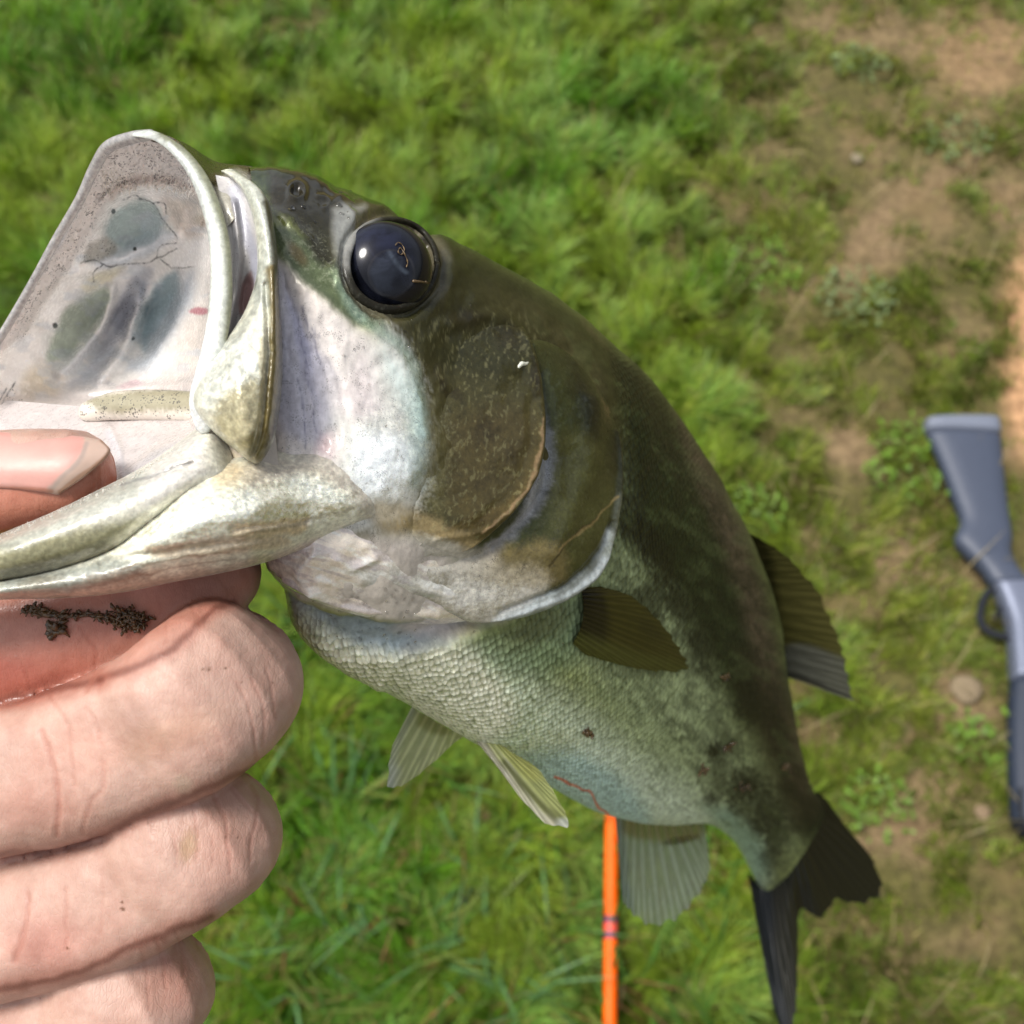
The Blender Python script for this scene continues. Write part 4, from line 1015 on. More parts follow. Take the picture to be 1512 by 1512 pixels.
# ---- near upper lip: broad rounded band running down the side of the mouth
lip_tube('upper_lip', [(200, 198, .1482, 5), (216, 198, .1475, 8), (234, 203, .1468, 8), (262, 222, .1450, 10), (290, 256, .1425, 12), (309, 298, .1402, 14), (322, 346, .1385, 15), (327, 400, .1372, 16), (325, 455, .1364, 17), (316, 510, .1360, 17), (303, 555, .1358, 16), (294, 595, .1360, 15), (300, 628, .1368, 13)], JM,
         flat_paint(srgb(196, 200, 192, .92), [(lambda w: w.line([(240, 198), (285, 232), (318, 290), (336, 350), (343, 420), (338, 500)], 8, .8), srgb(112, 114, 80, .8), .85),
                                                (lambda w: w.poly([(300, 470), (320, 480), (305, 560), (300, 640), (270, 620)], 10), srgb(222, 222, 220, .95), .9),
                                                (lambda w: w.line([(225, 205), (262, 235), (292, 290), (306, 360)], 6, .8), srgb(160, 164, 160, .85), .7), (lambda w: w.line([(250, 212), (282, 250), (304, 300), (316, 370), (314, 460), (300, 540)], 2.5, .8), srgb(226, 230, 230, 1), .6)], .03, .5, .5), 200, 36, .45)
# snout skin between lip and skull
shell('snout', [[(222, 195, 149), (228, 193, 150), (236, 194, 152)], [(262, 208, 147), (280, 215, 150), (296, 226, 155)], [(300, 252, 143.5), (312, 248, 148), (324, 240, 155)], [(326, 300, 141.5), (340, 280, 143.5), (372, 246, 156)],
                [(336, 335, 141), (352, 315, 142), (392, 254, 156)]], 120, 60, HM, fish, .003,
      flat_paint(srgb(70, 64, 38, .75), [(lambda w: w.poly([(325, 262), (350, 250), (372, 262), (356, 300), (340, 400), (322, 330)], 7), srgb(190, 186, 172, .9), .9), (lambda w: w.blob(345, 275, 16, 7, 30, .4), srgb(84, 76, 44, .8), .9)], .1, .4, .5))
# ---- membrane between lip and maxilla
def memp(x, y):
    w = Paint(x, y, srgb(196, 192, 190, .62), warp=3)
    w.put(w.line([(345, 280), (362, 340), (378, 400), (372, 470)], 8), srgb(176, 178, 196, .62), .7)
    w.put(w.poly([(357, 430), (370, 400), (374, 440), (362, 466), (354, 462)], 4), srgb(186, 140, 136, .8), .7)
    w.put(w.line([(345, 330), (350, 400), (345, 470), (330, 520)], 5), srgb(160, 158, 160, .9), .5)
    return w.c, np.stack([.1 + 0*w.x, .5 + 0*w.x, 0*w.x, .4 + 0*w.x], 1)
shell('lip_membrane', [[(318, 258, 143.5), (340, 262, 143), (362, 268, 142)], [(326, 300, 142), (352, 305, 142), (388, 315, 141)], [(332, 380, 140), (358, 385, 141.5), (396, 390, 140)], [(330, 450, 139), (352, 455, 141.5), (396, 460, 139)],
                      [(318, 520, 138.5), (340, 525, 140), (390, 530, 138)], [(300, 600, 138), (330, 600, 138), (380, 600, 137)]], 200, 80, MM, fish, .004, memp,
      lambda x, y: (lambda w: (-.0012 * w.blob(364, 440, 8, 34, 8) + .0007 * np.exp(-(w.dline([(345, 300), (352, 360), (350, 430), (338, 490)]) / 5) ** 2)).reshape(np.shape(x)))(Paint(x, y, PEARL, warp=2)))
shell('jaw_joint_skin', [[(318, 590, 141), (350, 590, 140), (385, 600, 139.5), (405, 620, 140)], [(300, 650, 141), (335, 650, 140), (375, 660, 139), (410, 670, 140)], [(290, 700, 141), (330, 700, 139), (375, 700, 138), (412, 700, 139.5)], [(300, 760, 141), (335, 760, 140), (375, 760, 140), (400, 760, 141)]],
      100, 80, MM, fish, .003, flat_paint(srgb(206, 194, 178, .85), [(lambda w: w.blob(330, 690, 40, 30), srgb(212, 194, 156, .85), .7)], .1, .5, .3))
# ---- maxilla (side plate of the upper jaw)
def maxp(x, y):
    w = Paint(x, y, srgb(204, 204, 186, .95), warp=4)
    w.put(w.poly([(340, 250), (395, 290), (412, 380), (412, 460), (370, 440), (385, 350)], 10), srgb(176, 180, 168, .9), .9)
    w.put(w.poly([(300, 540), (345, 500), (380, 500), (375, 600), (330, 610), (288, 590)], 14, 10), srgb(206, 208, 196, .95), .9)
    w.put(w.poly([(320, 590), (380, 560), (385, 650), (350, 665), (315, 625)], 12, 14), srgb(166, 154, 112, .88), .8)
    w.put(w.line([(404, 400), (408, 470), (402, 560), (396, 620), (386, 672)], 11, .5), srgb(108, 92, 34, .8), .95)
    w.put(w.line([(392, 300), (405, 350), (413, 420), (418, 520), (412, 600), (394, 670)], 4, .6), srgb(70, 60, 24, .75), .8)
    w.put(w.line([(385, 500), (387, 560), (384, 620), (376, 660)], 4, .6), srgb(206, 196, 160, .9), .7)
    w.put(w.line([(372, 400), (380, 440), (362, 480), (335, 515)], 5, .7), srgb(120, 122, 112, .8), .55)
    w.put(w.poly([(352, 650), (386, 640), (386, 684), (372, 682)], 6), srgb(112, 100, 50, .8), .7)
    w.c *= (1 + (fbm(w.x * .1, w.y * .1, 6) - .5) * .6)[:, None]
    return w.c, np.stack([.12 + .4 * w.poly([(300, 540), (345, 510), (380, 520), (370, 610), (320, 610)], 16), .5 + 0*w.x, 0*w.x, .55 + 0*w.x], 1)
def maxr(x, y):
    w = Paint(x, y, PEARL, warp=2)
    r_ = -.0008 * np.exp(-(w.dline([(392, 420), (396, 500), (391, 580), (384, 640), (370, 680)]) / 4.5) ** 2) + .0005 * np.exp(-(w.dline([(405, 400), (409, 480), (405, 560), (396, 630)]) / 8) ** 2)
    r_ += .0006 * np.exp(-(w.dline([(345, 530), (355, 590), (365, 640)]) / 14) ** 2) + (w.n - .5) * .00022
    return r_.reshape(np.shape(x))
shell('maxilla', [[(326, 252, 142.5), (334, 250, 142), (344, 250, 142), (352, 254, 143)],
                  [(352, 274, 140), (366, 272, 139), (384, 280, 139), (394, 292, 140.5)],
                  [(370, 312, 139), (382, 318, 137.5), (397, 328, 137.5), (405, 338, 139.5)],
                  [(379, 360, 138), (390, 365, 136.5), (402, 372, 136.5), (410, 380, 138.5)],
                  [(378, 410, 137), (391, 412, 135.5), (404, 418, 135.5), (412, 425, 138)],
                  [(360, 462, 136), (380, 465, 134.5), (402, 468, 134.5), (415, 470, 137.5)],
                  [(326, 512, 135.5), (358, 515, 133), (395, 518, 133), (417, 522, 136.5)],
                  [(294, 556, 135), (338, 562, 132), (388, 566, 132), (416, 570, 136)],
                  [(283, 592, 135), (328, 604, 132), (382, 612, 132), (411, 616, 135.5)],
                  [(300, 622, 135), (338, 640, 132.5), (378, 648, 132.5), (404, 650, 135.5)],
                  [(336, 656, 135), (355, 668, 133.5), (376, 672, 133.5), (394, 670, 135.5)],
                  [(366, 680, 136), (374, 684, 135.5), (380, 685, 135.5), (385, 683, 136)]], 360, 130, JM, fish, .0026, maxp, maxr, round_=(.03, .04, .10, .08), rd=.0016)
# ---- tongue
v, f_ = pxtube([(132, 607, .1640, 17), (165, 600, .1625, 22), (210, 598, .1610, 24), (260, 600, .1590, 25), (310, 604, .1560, 24)], 120, 40, .8); x, y, _ = to_px(v)
c_, p_ = flat_paint(srgb(226, 218, 206, .95), [(lambda w: w.poly([(120, 590), (180, 578), (300, 576), (320, 600), (240, 606), (150, 608)], 7, 8), srgb(150, 144, 112, .85), .85)], .05, .5, .9)(x, y)
obj('tongue', v, f_, MM, fish, attrs={'Col': c_, 'Prop': p_})
# ---- floor of the mouth in front of the throat
shell('mouth_floor', [[(-60, 585, 178), (200, 606, 163.5), (290, 610, 158), (330, 612, 149)], [(-60, 665, 163), (200, 648, 155.5), (280, 645, 149), (320, 648, 141)], [(-60, 720, 155), (190, 705, 147), (250, 690, 142), (310, 685, 138)], [(-60, 800, 150), (190, 760, 143), (250, 740, 138), (310, 720, 136)]],
      140, 120, MM, fish, .003, flat_paint(srgb(214, 206, 204, .82), [(lambda w: w.line([(160, 640), (178, 680), (178, 720)], 6), srgb(216, 212, 216, .8), .8), (lambda w: w.line([(185, 705), (240, 665), (280, 650)], 5), srgb(190, 190, 196, .9), .6)], .1, .45, .15),
      lambda x, y: (lambda w: (.0010 * np.exp(-(w.dline([(160, 632), (176, 668), (178, 720)]) / 6) ** 2) + .0012 * np.exp(-(w.dline([(190, 706), (240, 668), (290, 650)]) / 10) ** 2)).reshape(np.shape(x)))(Paint(x, y, PEARL, warp=2)))
def onbody(x, y, lift):
    p_, _ = hit(BODY, x, y, .22); return (x, y, float(to_px(p_)[2]) - lift)
# ---- lower jaw, outer face
def jawp(x, y):
    w = Paint(x, y, srgb(222, 220, 200, 1), warp=5)
    w.put(w.poly([(180, 800), (260, 750), (330, 730), (440, 700), (520, 720), (560, 750), (470, 775), (340, 775), (230, 800)], 12, 14), srgb(240, 240, 222, 1.1), .9)
    w.put(w.poly([(330, 690), (420, 675), (500, 700), (520, 730), (460, 700), (360, 720)], 12, 12), srgb(200, 184, 162, .95), .6)
    w.put(w.poly([(210, 808), (330, 796), (420, 790), (430, 802), (330, 818), (230, 822)], 6), srgb(206, 186, 158, .9), .85)
    w.put(w.poly([(350, 775), (420, 765), (455, 765), (450, 782), (390, 790), (340, 790)], 5), srgb(216, 194, 158, .95), .9)
    w.put(w.line([(140, 830), (240, 812), (340, 792), (450, 770), (520, 750)], 3, .7), srgb(150, 140, 116, .8), .5)
    w.put(w.poly([(0, 850), (90, 838), (180, 825), (220, 850), (150, 872), (0, 884)], 10, 10), srgb(146, 152, 146, .85), .8)
    w.put(w.blob(170, 855, 60, 14, -8, .7, .8), srgb(150, 112, 86, .85), .55); w.put(w.blob(60, 862, 40, 12, -5, .7, .8), srgb(124, 112, 88, .85), .5)
    w.put(w.line([(0, 884), (150, 877), (260, 857), (380, 831), (470, 800)], 8, .7), srgb(186, 160, 140, .9), .6)
    w.put(w.blob(335, 700, 28, 18, -20, .5, .4), srgb(216, 196, 158, .9), .7)
    w.put(w.poly([(420, 660), (500, 660), (600, 700), (590, 770), (540, 770), (520, 730), (470, 690)], 16, 14), srgb(206, 196, 182, .95), .85)
    w.put(w.line([(180, 840), (260, 825), (340, 815)], 1.6) , srgb(150, 122, 96, .85), .5); w.put(w.line([(190, 852), (280, 836), (350, 825)], 1.5), srgb(140, 118, 96, .85), .4)
    w.c *= (1 + (fbm(w.x * .13, w.y * .13, 6) - .5) * .5)[:, None]
    gold = w.poly([(200, 790), (260, 750), (330, 722), (440, 690), (530, 730), (480, 765), (330, 775), (230, 800)], 14, 12)
    return w.c, np.stack([np.clip(.2 + .6 * gold, 0, 1), .5 - .06 * gold, 0*w.x, .4 + .3 * w.blob(430, 700, 90, 30)], 1)
def jawr(x, y):
    w = Paint(x, y, PEARL, warp=3)
    r_ = -.0006 * np.exp(-(w.dline([(150, 832), (260, 812), (340, 800), (430, 792)]) / 7) ** 2) - .0007 * np.exp(-(w.dline([(345, 782), (400, 772), (450, 768)]) / 6) ** 2) + .0006 * np.exp(-(w.dline([(230, 790), (330, 765), (440, 735), (540, 745)]) / 16) ** 2)
    r_ += (fbm(w.x * .03, w.y * .05, 2) - .5) * .0005
    return r_.reshape(np.shape(x))
JAW = [[(-140, 880, 131), (-140, 886, 130), (-140, 894, 130), (-140, 902, 132)],
       [(0, 858, 130.5), (0, 866, 129), (0, 876, 129), (0, 886, 131.5)],
       [(95, 836, 131), (96, 850, 129), (98, 866, 129), (100, 883, 132)],
       [(168, 806, 131.5), (174, 830, 128.5), (180, 853, 129), (184, 874, 133)],
       [(225, 755, 132.5), (236, 790, 128.5), (250, 826, 129.5), (258, 859, 134)],
       [(285, 700, 134), (300, 750, 129), (318, 805, 130.5), (332, 845, 136)],
       [(345, 676, 137.0), (365, 725, 132), (385, 785, 132.5), (400, 828, 139)],
       [(420, 664, 138), (435, 710, 134), (455, 765, 136), (470, 801, 142)],
       [(490, 672, 141.5), (500, 710, 138.5), (515, 748, 140), (535, 772, 145)],
       [(555, 705, 147), (560, 725, 146), (570, 745, 147), (585, 765, 150)]]
for k_, lf in ((7, (.3, 3.4, 4.2, 1.4)), (8, (-.2, 1.2, 2.0, .6)), (9, (-.9, -.5, -.3, -.6))):
    for j_ in range(4):
        x_, y_, _d = JAW[k_][j_]; JAW[k_][j_] = (x_, y_, onbody(x_, y_, 0)[2] * 1000 - lf[j_])
_, jawpts = shell('lower_jaw', JAW, 480, 180, JM, fish, .0035, jawp, jawr, round_=(0, .12, .10, .14), rd=.0022)
lip_tube('lower_jaw', [(-112, 874, .1305, 19), (-150, 872, .1335, 23), (-170, 862, .1400, 25), (-172, 845, .1490, 25), (-150, 815, .1570, 23), (-115, 770, .1630, 20), (-85, 715, .1670, 15)], JM,
         flat_paint(srgb(168, 162, 122, .9), spk_=.6))
# ---- lower lip
def llp(x, y):
    w = Paint(x, y, srgb(206, 204, 190, .95), warp=4)
    w.put(w.poly([(-150, 840), (0, 800), (120, 780), (210, 765), (150, 815), (0, 850), (-150, 880)], 16, 8), srgb(140, 136, 92, .85), .85)
    w.put(w.line([(0, 852), (90, 830), (160, 806)], 10, .7), srgb(84, 78, 36, .8), .7)
    w.put(w.poly([(-20, 785), (100, 735), (180, 705), (260, 690), (200, 740), (100, 780), (0, 815)], 10), srgb(168, 170, 160, .88), .7)
    w.put(w.poly([(220, 680), (290, 640), (305, 690), (240, 740), (210, 740)], 12), srgb(216, 212, 204, .95), .85)
    w.put(w.line([(178, 718), (230, 700), (284, 682)], 2.6), srgb(120, 118, 118, .85), .65)
    return w.c, np.stack([.12 + 0*w.x, .5 + 0*w.x, 0*w.x, .6 + 0*w.x], 1)
LIP = [[(-140, 850, 131.5), (-140, 858, 129.5), (-140, 870, 129.5), (-140, 884, 131)],
       [(0, 789, 131.5), (0, 808, 128.2), (0, 838, 128.2), (0, 862, 130.8)],
       [(80, 755, 132.5), (84, 776, 128.5), (90, 812, 128.4), (96, 842, 131)],
       [(150, 721, 133.5), (158, 742, 129.4), (165, 782, 128.8), (172, 814, 131.5)],
       [(200, 695, 135), (212, 716, 130.5), (224, 745, 129.6), (234, 768, 132)],
       [(248, 664, 137), (262, 684, 132.5), (276, 706, 131), (288, 728, 132.8)],
       [(290, 632, 139), (304, 650, 135.5), (318, 680, 134), (330, 705, 134)],
       [(306, 615, 140), (320, 632, 138), (340, 665, 137), (350, 690, 137)]]
_, lippts = shell('lower_lip', LIP, 320, 120, JM, fish, .004, llp, lambda x, y: (lambda w: (-.0006 * np.exp(-(w.dline([(180, 720), (230, 702), (284, 684)]) / 4) ** 2) + (w.n - .5) * .00015).reshape(np.shape(x)))(Paint(x, y, PEARL, warp=2)),
                  round_=(0, .1, .22, .12), rd=.0028)
# ---- teeth: fine brush of tiny points, joined
TM = wet_mat('tooth', False, (.78, .74, .66), rough=.3, coat=.3, sss=.2, bumps=((900, .1),), vary=.1)
tv = []
def tooth(p0, dirv, L_, r_):
    tv.append(tube(np.array([p0, p0 + dirv * L_ * .5, p0 + dirv * L_]), np.array([r_, r_ * .7, r_ * .15]), 5, cap=False))
dn = (P(700, 760, .15) - P(700, 700, .15)); dn /= np.linalg.norm(dn); tc_ = (CAM - P(200, 260, .155)); tc_ /= np.linalg.norm(tc_)
g1 = cr([(150, 232), (138, 262), (150, 288), (185, 262), (220, 258), (262, 262), (296, 282)], 60)
for k in range(420):
    t = rng.random(); a = np.array([150 + t * 140, 0]); 
    x = 150 + 145 * rng.random(); top_ = 222 + abs(x - 215) * .45; y = rng.uniform(top_, 278 + abs(x - 215) * .12)
    dd_ = P(x, y, 1.) - CAM
    if MB.ray_cast(Vector(CAM), Vector(dd_ / np.linalg.norm(dd_)))[0] is None: continue
    p_, n_ = hit(MB, x, y, .155)
    if n_.dot(CAM - p_) < 0: n_ = -n_
    big = smooth(240, 275, y)
    tooth(p_ - n_ * .0001, n_ * .8 + dn * .6, .0002 + .0006 * big * rng.random(), .00005 + .00004 * big)
for k in range(160):
    t = rng.random(); i_ = int(t * 300 * .8) + 20; p_ = lippts[min(i_, 319), int(rng.uniform(6, 14))]
    tooth(p_, -dn * .8 + tc_ * .3 + rng.normal(0, .15, 3), rng.uniform(.0002, .0004), .00007)
for k in range(90):
    t = rng.random(); y = 300 + t * 190; xl = np.interp(y, [255, 300, 360, 430, 500], [136, 116, 84, 46, 8]); x = xl + rng.uniform(14, 34); p_, n_ = hit(MB, x, y, .16)
    if n_.dot(CAM - p_) < 0: n_ = -n_
    tooth(p_ - n_ * .0001, n_, rng.uniform(.0002, .00035), .00006)
V, Fv = joinvf(tv); o = obj('teeth', V, Fv, TM, fish); o['kind'] = 'stuff'

# ---- branchiostegal membrane under the jaw
TH = wet_mat('bass_throat_membrane', rough=.30, coat=.6, coat_rough=.06, sss=.15, sss_rad=(1, .85, .8), sss_scale=.0015, bumps=((260, .25), (1800, .12)), bdist=.0003, vary=.10, vscale=500, speck=True, streak=(420, (0, 0, .9), .3, .35))
def brp(x, y):
    w = Paint(x, y, srgb(240, 228, 212, 1.1), warp=4)
    w.put(w.poly([(400, 840), (480, 880), (600, 915), (740, 905), (660, 922), (540, 915), (440, 880)], 8), srgb(204, 212, 208, 1), .7)
    w.put(w.poly([(520, 830), (600, 830), (680, 870), (640, 890), (540, 870)], 16, 10), srgb(190, 196, 194, .95), .7)
    for ln in ([(470, 812), (452, 840), (470, 862)], [(500, 815), (520, 828), (540, 815)], [(440, 850), (520, 890), (640, 905)], [(560, 800), (600, 850), (700, 885)]): w.put(w.line(ln, 2, .7), srgb(236, 232, 222, 1), .6)
    w.put(smooth(.5, .62, fbm((w.x + w.y * .6) * .02, (w.y - w.x * .35) * .11, 15, 4)) * .55, srgb(196, 186, 190, .95), 1)
    w.put(smooth(.55, .68, fbm((w.x + w.y * .6) * .03, (w.y - w.x * .35) * .14, 25, 4)) * .6, srgb(244, 244, 236, 1.1), 1)
    w.put(w.line([(398, 838), (430, 866), (500, 900), (590, 916), (700, 918), (745, 900)], 3, .7), srgb(96, 86, 84, .8), .55)
    return w.c, np.stack([.3 + 0*w.x, .38 + 0*w.x, 0*w.x, .15 + 0*w.x], 1)
def brr(x, y):
    w = Paint(x, y, PEARL, warp=3); r_ = 0
    for ln, wd, k in (([(470, 812), (452, 840), (470, 866)], 7, .0005), ([(500, 818), (520, 830), (548, 815)], 6, .0004), ([(430, 850), (520, 888), (640, 902)], 6, .0004), ([(540, 800), (590, 850), (700, 885)], 10, .0004), ([(420, 842), (520, 868), (600, 888)], 6, -.0002), ([(480, 840), (560, 868), (640, 880)], 7, -.0002)):
        r_ = r_ + k * np.exp(-(w.dline(ln) / wd) ** 2)
    return (r_ + (fbm(w.x * .02, w.y * .03, 3) - .5) * .0004).reshape(np.shape(x))
plate('gill_membrane', [[(392, 815, .3), (394, 824, .6), (398, 832, .6), (403, 840, .4)],
                        [(440, 780, .3), (440, 815, 1.3), (440, 848, 1.5), (445, 872, .9)],
                        [(510, 750, .2), (510, 805, 1.5), (510, 860, 1.7), (510, 900, 1.0)],
                        [(570, 755, .1), (580, 820, 1.2), (585, 880, 1.5), (590, 917, .9)],
                        [(620, 790, .0), (640, 850, 1.0), (660, 893, 1.2), (668, 919, .7)],
                        [(680, 850, .0), (705, 880, .7), (725, 898, .7), (745, 908, .4)]], 240, 140, BODY, TH, fish, (.04, .05, .06, .06), .0004, brp, brr)

# ---- eye
ec, en = hit(BODY, 578, 391, .15)
if en.dot(CAM - ec) < 0: en = -en
er = 69 / FPX * float(to_px(ec)[2])
ed = float(to_px(ec)[2])
ey, nt, b = new_mat('eye_black')
tcx = nt.nodes.new('ShaderNodeTexCoord'); nz = noise_(nt, tcx.outputs['Object'], 260, 5, .6, .8)
at = N(nt, 'ShaderNodeAttribute', attribute_name='Col')
nt.links.new(mixc(nt, ramp_(nt, nz, .35, .7), mixc(nt, 1, at.outputs['Color'], (.6, .6, .6), 'MULTIPLY'), mixc(nt, 1, at.outputs['Color'], (1.5, 1.5, 1.5), 'MULTIPLY')), b.inputs['Base Color'])
b.inputs['Roughness'].default_value = .16; b.inputs['Coat Weight'].default_value = .25; b.inputs['Coat Roughness'].default_value = .02; b.inputs['Specular IOR Level'].default_value = .22
e_t = thing_none = None
def sphere(c, r, nu=90, nv=120, squash=None, axis=None):
    ph = np.linspace(0, np.pi, nu); tt = np.linspace(0, 2*np.pi, nv, endpoint=False)
    d = np.stack([np.sin(ph)[:, None] * np.cos(tt), np.sin(ph)[:, None] * np.sin(tt), np.repeat(np.cos(ph)[:, None], nv, 1)], -1)
    if squash is not None: d = d - axis * (d @ axis)[..., None] * (1 - squash)
    return c + d * r
tocam = (CAM - ec) / np.linalg.norm(CAM - ec)
ax_ = en * .5 + tocam * .5; ax_ /= np.linalg.norm(ax_)
cen = P(578, 391, ed) - ax_ * er * .24
sp_v = sphere(cen, er, 130, 200, .66, ax_); ex, ey_, _ = to_px(sp_v)
w = Paint(ex, ey_, (.006, .007, .012), warp=1.5)
w.put(w.blob(560, 358, 44, 30, 20, .8, .4), (.012, .014, .03), .7)  # bluish sky reflection tinted into the upper left of the eye
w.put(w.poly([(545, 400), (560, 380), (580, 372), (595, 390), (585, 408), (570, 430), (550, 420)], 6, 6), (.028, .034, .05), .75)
w.put(w.line([(575, 372), (590, 395), (600, 402)], 3, .8), (.06, .075, .1), .6)  # smoky highlight painted on the lens
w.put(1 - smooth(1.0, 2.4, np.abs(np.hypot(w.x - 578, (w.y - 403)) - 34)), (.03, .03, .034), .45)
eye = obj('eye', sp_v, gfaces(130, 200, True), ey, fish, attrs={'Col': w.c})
# lids: soft ring of skin round the eye
rp = []
for a in np.linspace(0, 2*np.pi, 64):
    x, y = 578 + 69 * math.cos(a), 391 + 68 * math.sin(a); p_, _ = hit(BODY, x, y, ed); rp.append(p_)
rp = np.array(rp)
for _ in range(6): rp[:-1] = (np.roll(rp[:-1], 1, 0) + 2*rp[:-1] + np.roll(rp[:-1], -1, 0)) / 4; rp[-1] = rp[0]
v, f_ = tube(rp - tocam * .0003, 0.00045, 14, .0007, cap=False); x, y, _ = to_px(v)
LM = wet_mat('bass_eyelid', rough=.6, coat=0, spec=.15, bumps=((900, .2),), bdist=.0001)
c_, p_ = flat_paint(srgb(44, 42, 32, .6), [(lambda w: w.poly([(500, 320), (560, 318), (530, 345), (515, 400), (500, 380)], 8), srgb(150, 150, 146, .8), .8)], .1, .45, .4)(x, y)
obj('eyelid', v, f_, LM, fish, attrs={'Col': c_, 'Prop': p_})

# ---- fins
def fin_mat(name, alpha):
    m, nt, b = new_mat(name); L = nt.links
    at = N(nt, 'ShaderNodeAttribute', attribute_name='Col'); tcx = nt.nodes.new('ShaderNodeTexCoord'); nz = noise_(nt, tcx.outputs['Object'], 500, 4, .6)
    c2 = mixc(nt, nz, mixc(nt, 1, at.outputs['Color'], (.75, .75, .75), 'MULTIPLY'), mixc(nt, 1, at.outputs['Color'], (1.2, 1.2, 1.2), 'MULTIPLY'))
    L.new(c2, b.inputs['Base Color']); b.inputs['Roughness'].default_value = .35; b.inputs['Coat Weight'].default_value = .3
    t = nt.nodes.new('ShaderNodeBsdfTranslucent'); L.new(c2, t.inputs[0]); mx = nt.nodes.new('ShaderNodeMixShader'); mx.inputs[0].default_value = .4
    L.new(b.outputs[0], mx.inputs[1]); L.new(t.outputs[0], mx.inputs[2])
    tr = nt.nodes.new('ShaderNodeBsdfTransparent'); m2 = nt.nodes.new('ShaderNodeMixShader')
    L.new(math_(nt, 'SUBTRACT', 1.0, math_(nt, 'MULTIPLY', at.outputs['Alpha'], alpha), True), m2.inputs[0]); L.new(mx.outputs[0], m2.inputs[1]); L.new(tr.outputs[0], m2.inputs[2])
    L.new(m2.outputs[0], nt.nodes['Material Output'].inputs[0])
    return m
FIN = fin_mat('fin_clear', 1.0)
def fin(name, base, outer, nray, paint, ridge_=.00018, nu=60, nv=None, wave=.0, label=None, edge_alpha=.75, mem_alpha=.8, raypow=1.0, thick=.00025, bulge=0.0):
    """fin sheet between a base line and an outer edge (x, y, depth), folded along its rays"""
    nv = nv or nray * 10
    B_, O_ = cr(base, nv), cr(outer, nv); s_ = np.linspace(0, 1, nu)[:, None, None]
    g_ = B_[None] * (1 - s_) + O_[None] * s_
    ph = np.linspace(0, nray, nv)
    ph = ph + .35 * (vnoise(ph * .7, 1.7, len(name) * 1.3) - .5)
    sm_ = smooth(.35, .8, s_[..., 0])
    rr_ = np.cos(ph * 2 * np.pi)[None] * (1 - sm_) + np.cos(ph * 4 * np.pi)[None] * sm_
    lastr = (np.abs(np.sin(ph * np.pi)) ** 1.5)
    L_ = np.hypot(O_[:, 0] - B_[:, 0], O_[:, 1] - B_[:, 1])
    # scalloped margin between rays
    cut = 1 - (.035 * np.abs(np.sin(ph * np.pi)) + .05 * vnoise(ph * .9, 3.3, len(name)) + .03 * vnoise(ph * 4, 1.3, 2.0)) * (s_[..., 0] ** 4)
    g_ = B_[None] + (g_ - B_[None]) * cut[..., None]
    D = g_[..., 2] - (rr_ * ridge_ * (1 - .4 * s_[..., 0])) + wave * np.sin(s_[..., 0] * 3 + ph[None] * .35) - bulge * np.sin(s_[..., 0] * np.pi) * np.sin(np.clip(ph / nray, 0, 1) * np.pi)[None]
    p = P(g_[..., 0], g_[..., 1], D); p2 = P(g_[..., 0], g_[..., 1], D + thick)
    X, Y = g_[..., 0], g_[..., 1]
    w = Paint(X, Y, (.3, .3, .2), warp=2); paint(w)
    raym = np.clip((rr_.ravel() + .2) / 1.2, 0, 1)
    w.c = w.c * (1 - .18 * (1 - raym))[:, None] * (1 + .15 * raym)[:, None]
    al = (mem_alpha + (1 - mem_alpha) * raym) * (1 - (1 - edge_alpha) * np.tile(smooth(.75, 1, s_[..., 0]), (1, nv)).ravel())
    c4 = np.concatenate([w.c, al[:, None]], 1)
    V = np.concatenate([p.reshape(-1, 3), p2.reshape(-1, 3)])
    ring = np.concatenate([np.arange(nv), np.arange(1, nu) * nv + nv - 1, (nu-1)*nv + np.arange(nv-2, -1, -1), np.arange(nu-2, 0, -1) * nv]); r2 = np.roll(ring, -1)
    F_ = np.concatenate([gfaces(nu, nv), gfaces(nu, nv, off=nu*nv, flip=True), np.stack([ring, ring + nu*nv, r2 + nu*nv, r2], 1)])
    o = obj(name, V, F_, FIN, fish, attrs={'Col': np.concatenate([c4, c4])})
    if label: o['label'] = label
    return o
def dp(w):
    w.c[:] = srgb(116, 112, 62, .8)
    w.put(w.poly([(1090, 780), (1130, 800), (1150, 900), (1150, 1000), (1120, 980), (1110, 860)], 8, 4), srgb(58, 54, 30, .65), .8)
    w.put(w.poly([(1140, 975), (1170, 950), (1260, 985), (1275, 1040), (1200, 1010), (1140, 992)], 6, 4), srgb(140, 142, 132, .75), .9)
    w.put(w.line([(1100, 783), (1160, 818), (1212, 875), (1243, 945), (1255, 990)], 3, .8), srgb(44, 42, 22, .6), .6)
    w.put(w.line([(1145, 990), (1200, 1008), (1265, 1036)], 3, .8), srgb(60, 60, 64, .6), .7)
fin('dorsal_fin', [(1088, 775, .284), (1104, 830, .296), (1120, 890, .309), (1135, 950, .322), (1140, 992, .330)],
    [(1100, 783, .284), (1160, 818, .288), (1212, 873, .296), (1244, 945, .306), (1256, 992, .314), (1267, 1037, .322)], 13, dp, .00018, 60, mem_alpha=.93, edge_alpha=.95)
def pp_(w):
    w.c[:] = srgb(94, 88, 32, .8)
    w.put(w.poly([(850, 870), (890, 875), (890, 960), (860, 960)], 8, 6), srgb(42, 36, 20, .6), .85)
    w.put(w.poly([(850, 930), (930, 960), (1020, 985), (1000, 1000), (900, 990), (840, 955)], 10, 4), srgb(120, 124, 56, .75), .75)
    w.put(w.blob(960, 930, 26, 12, 40, .7, .6), srgb(50, 42, 20, .6), .5)
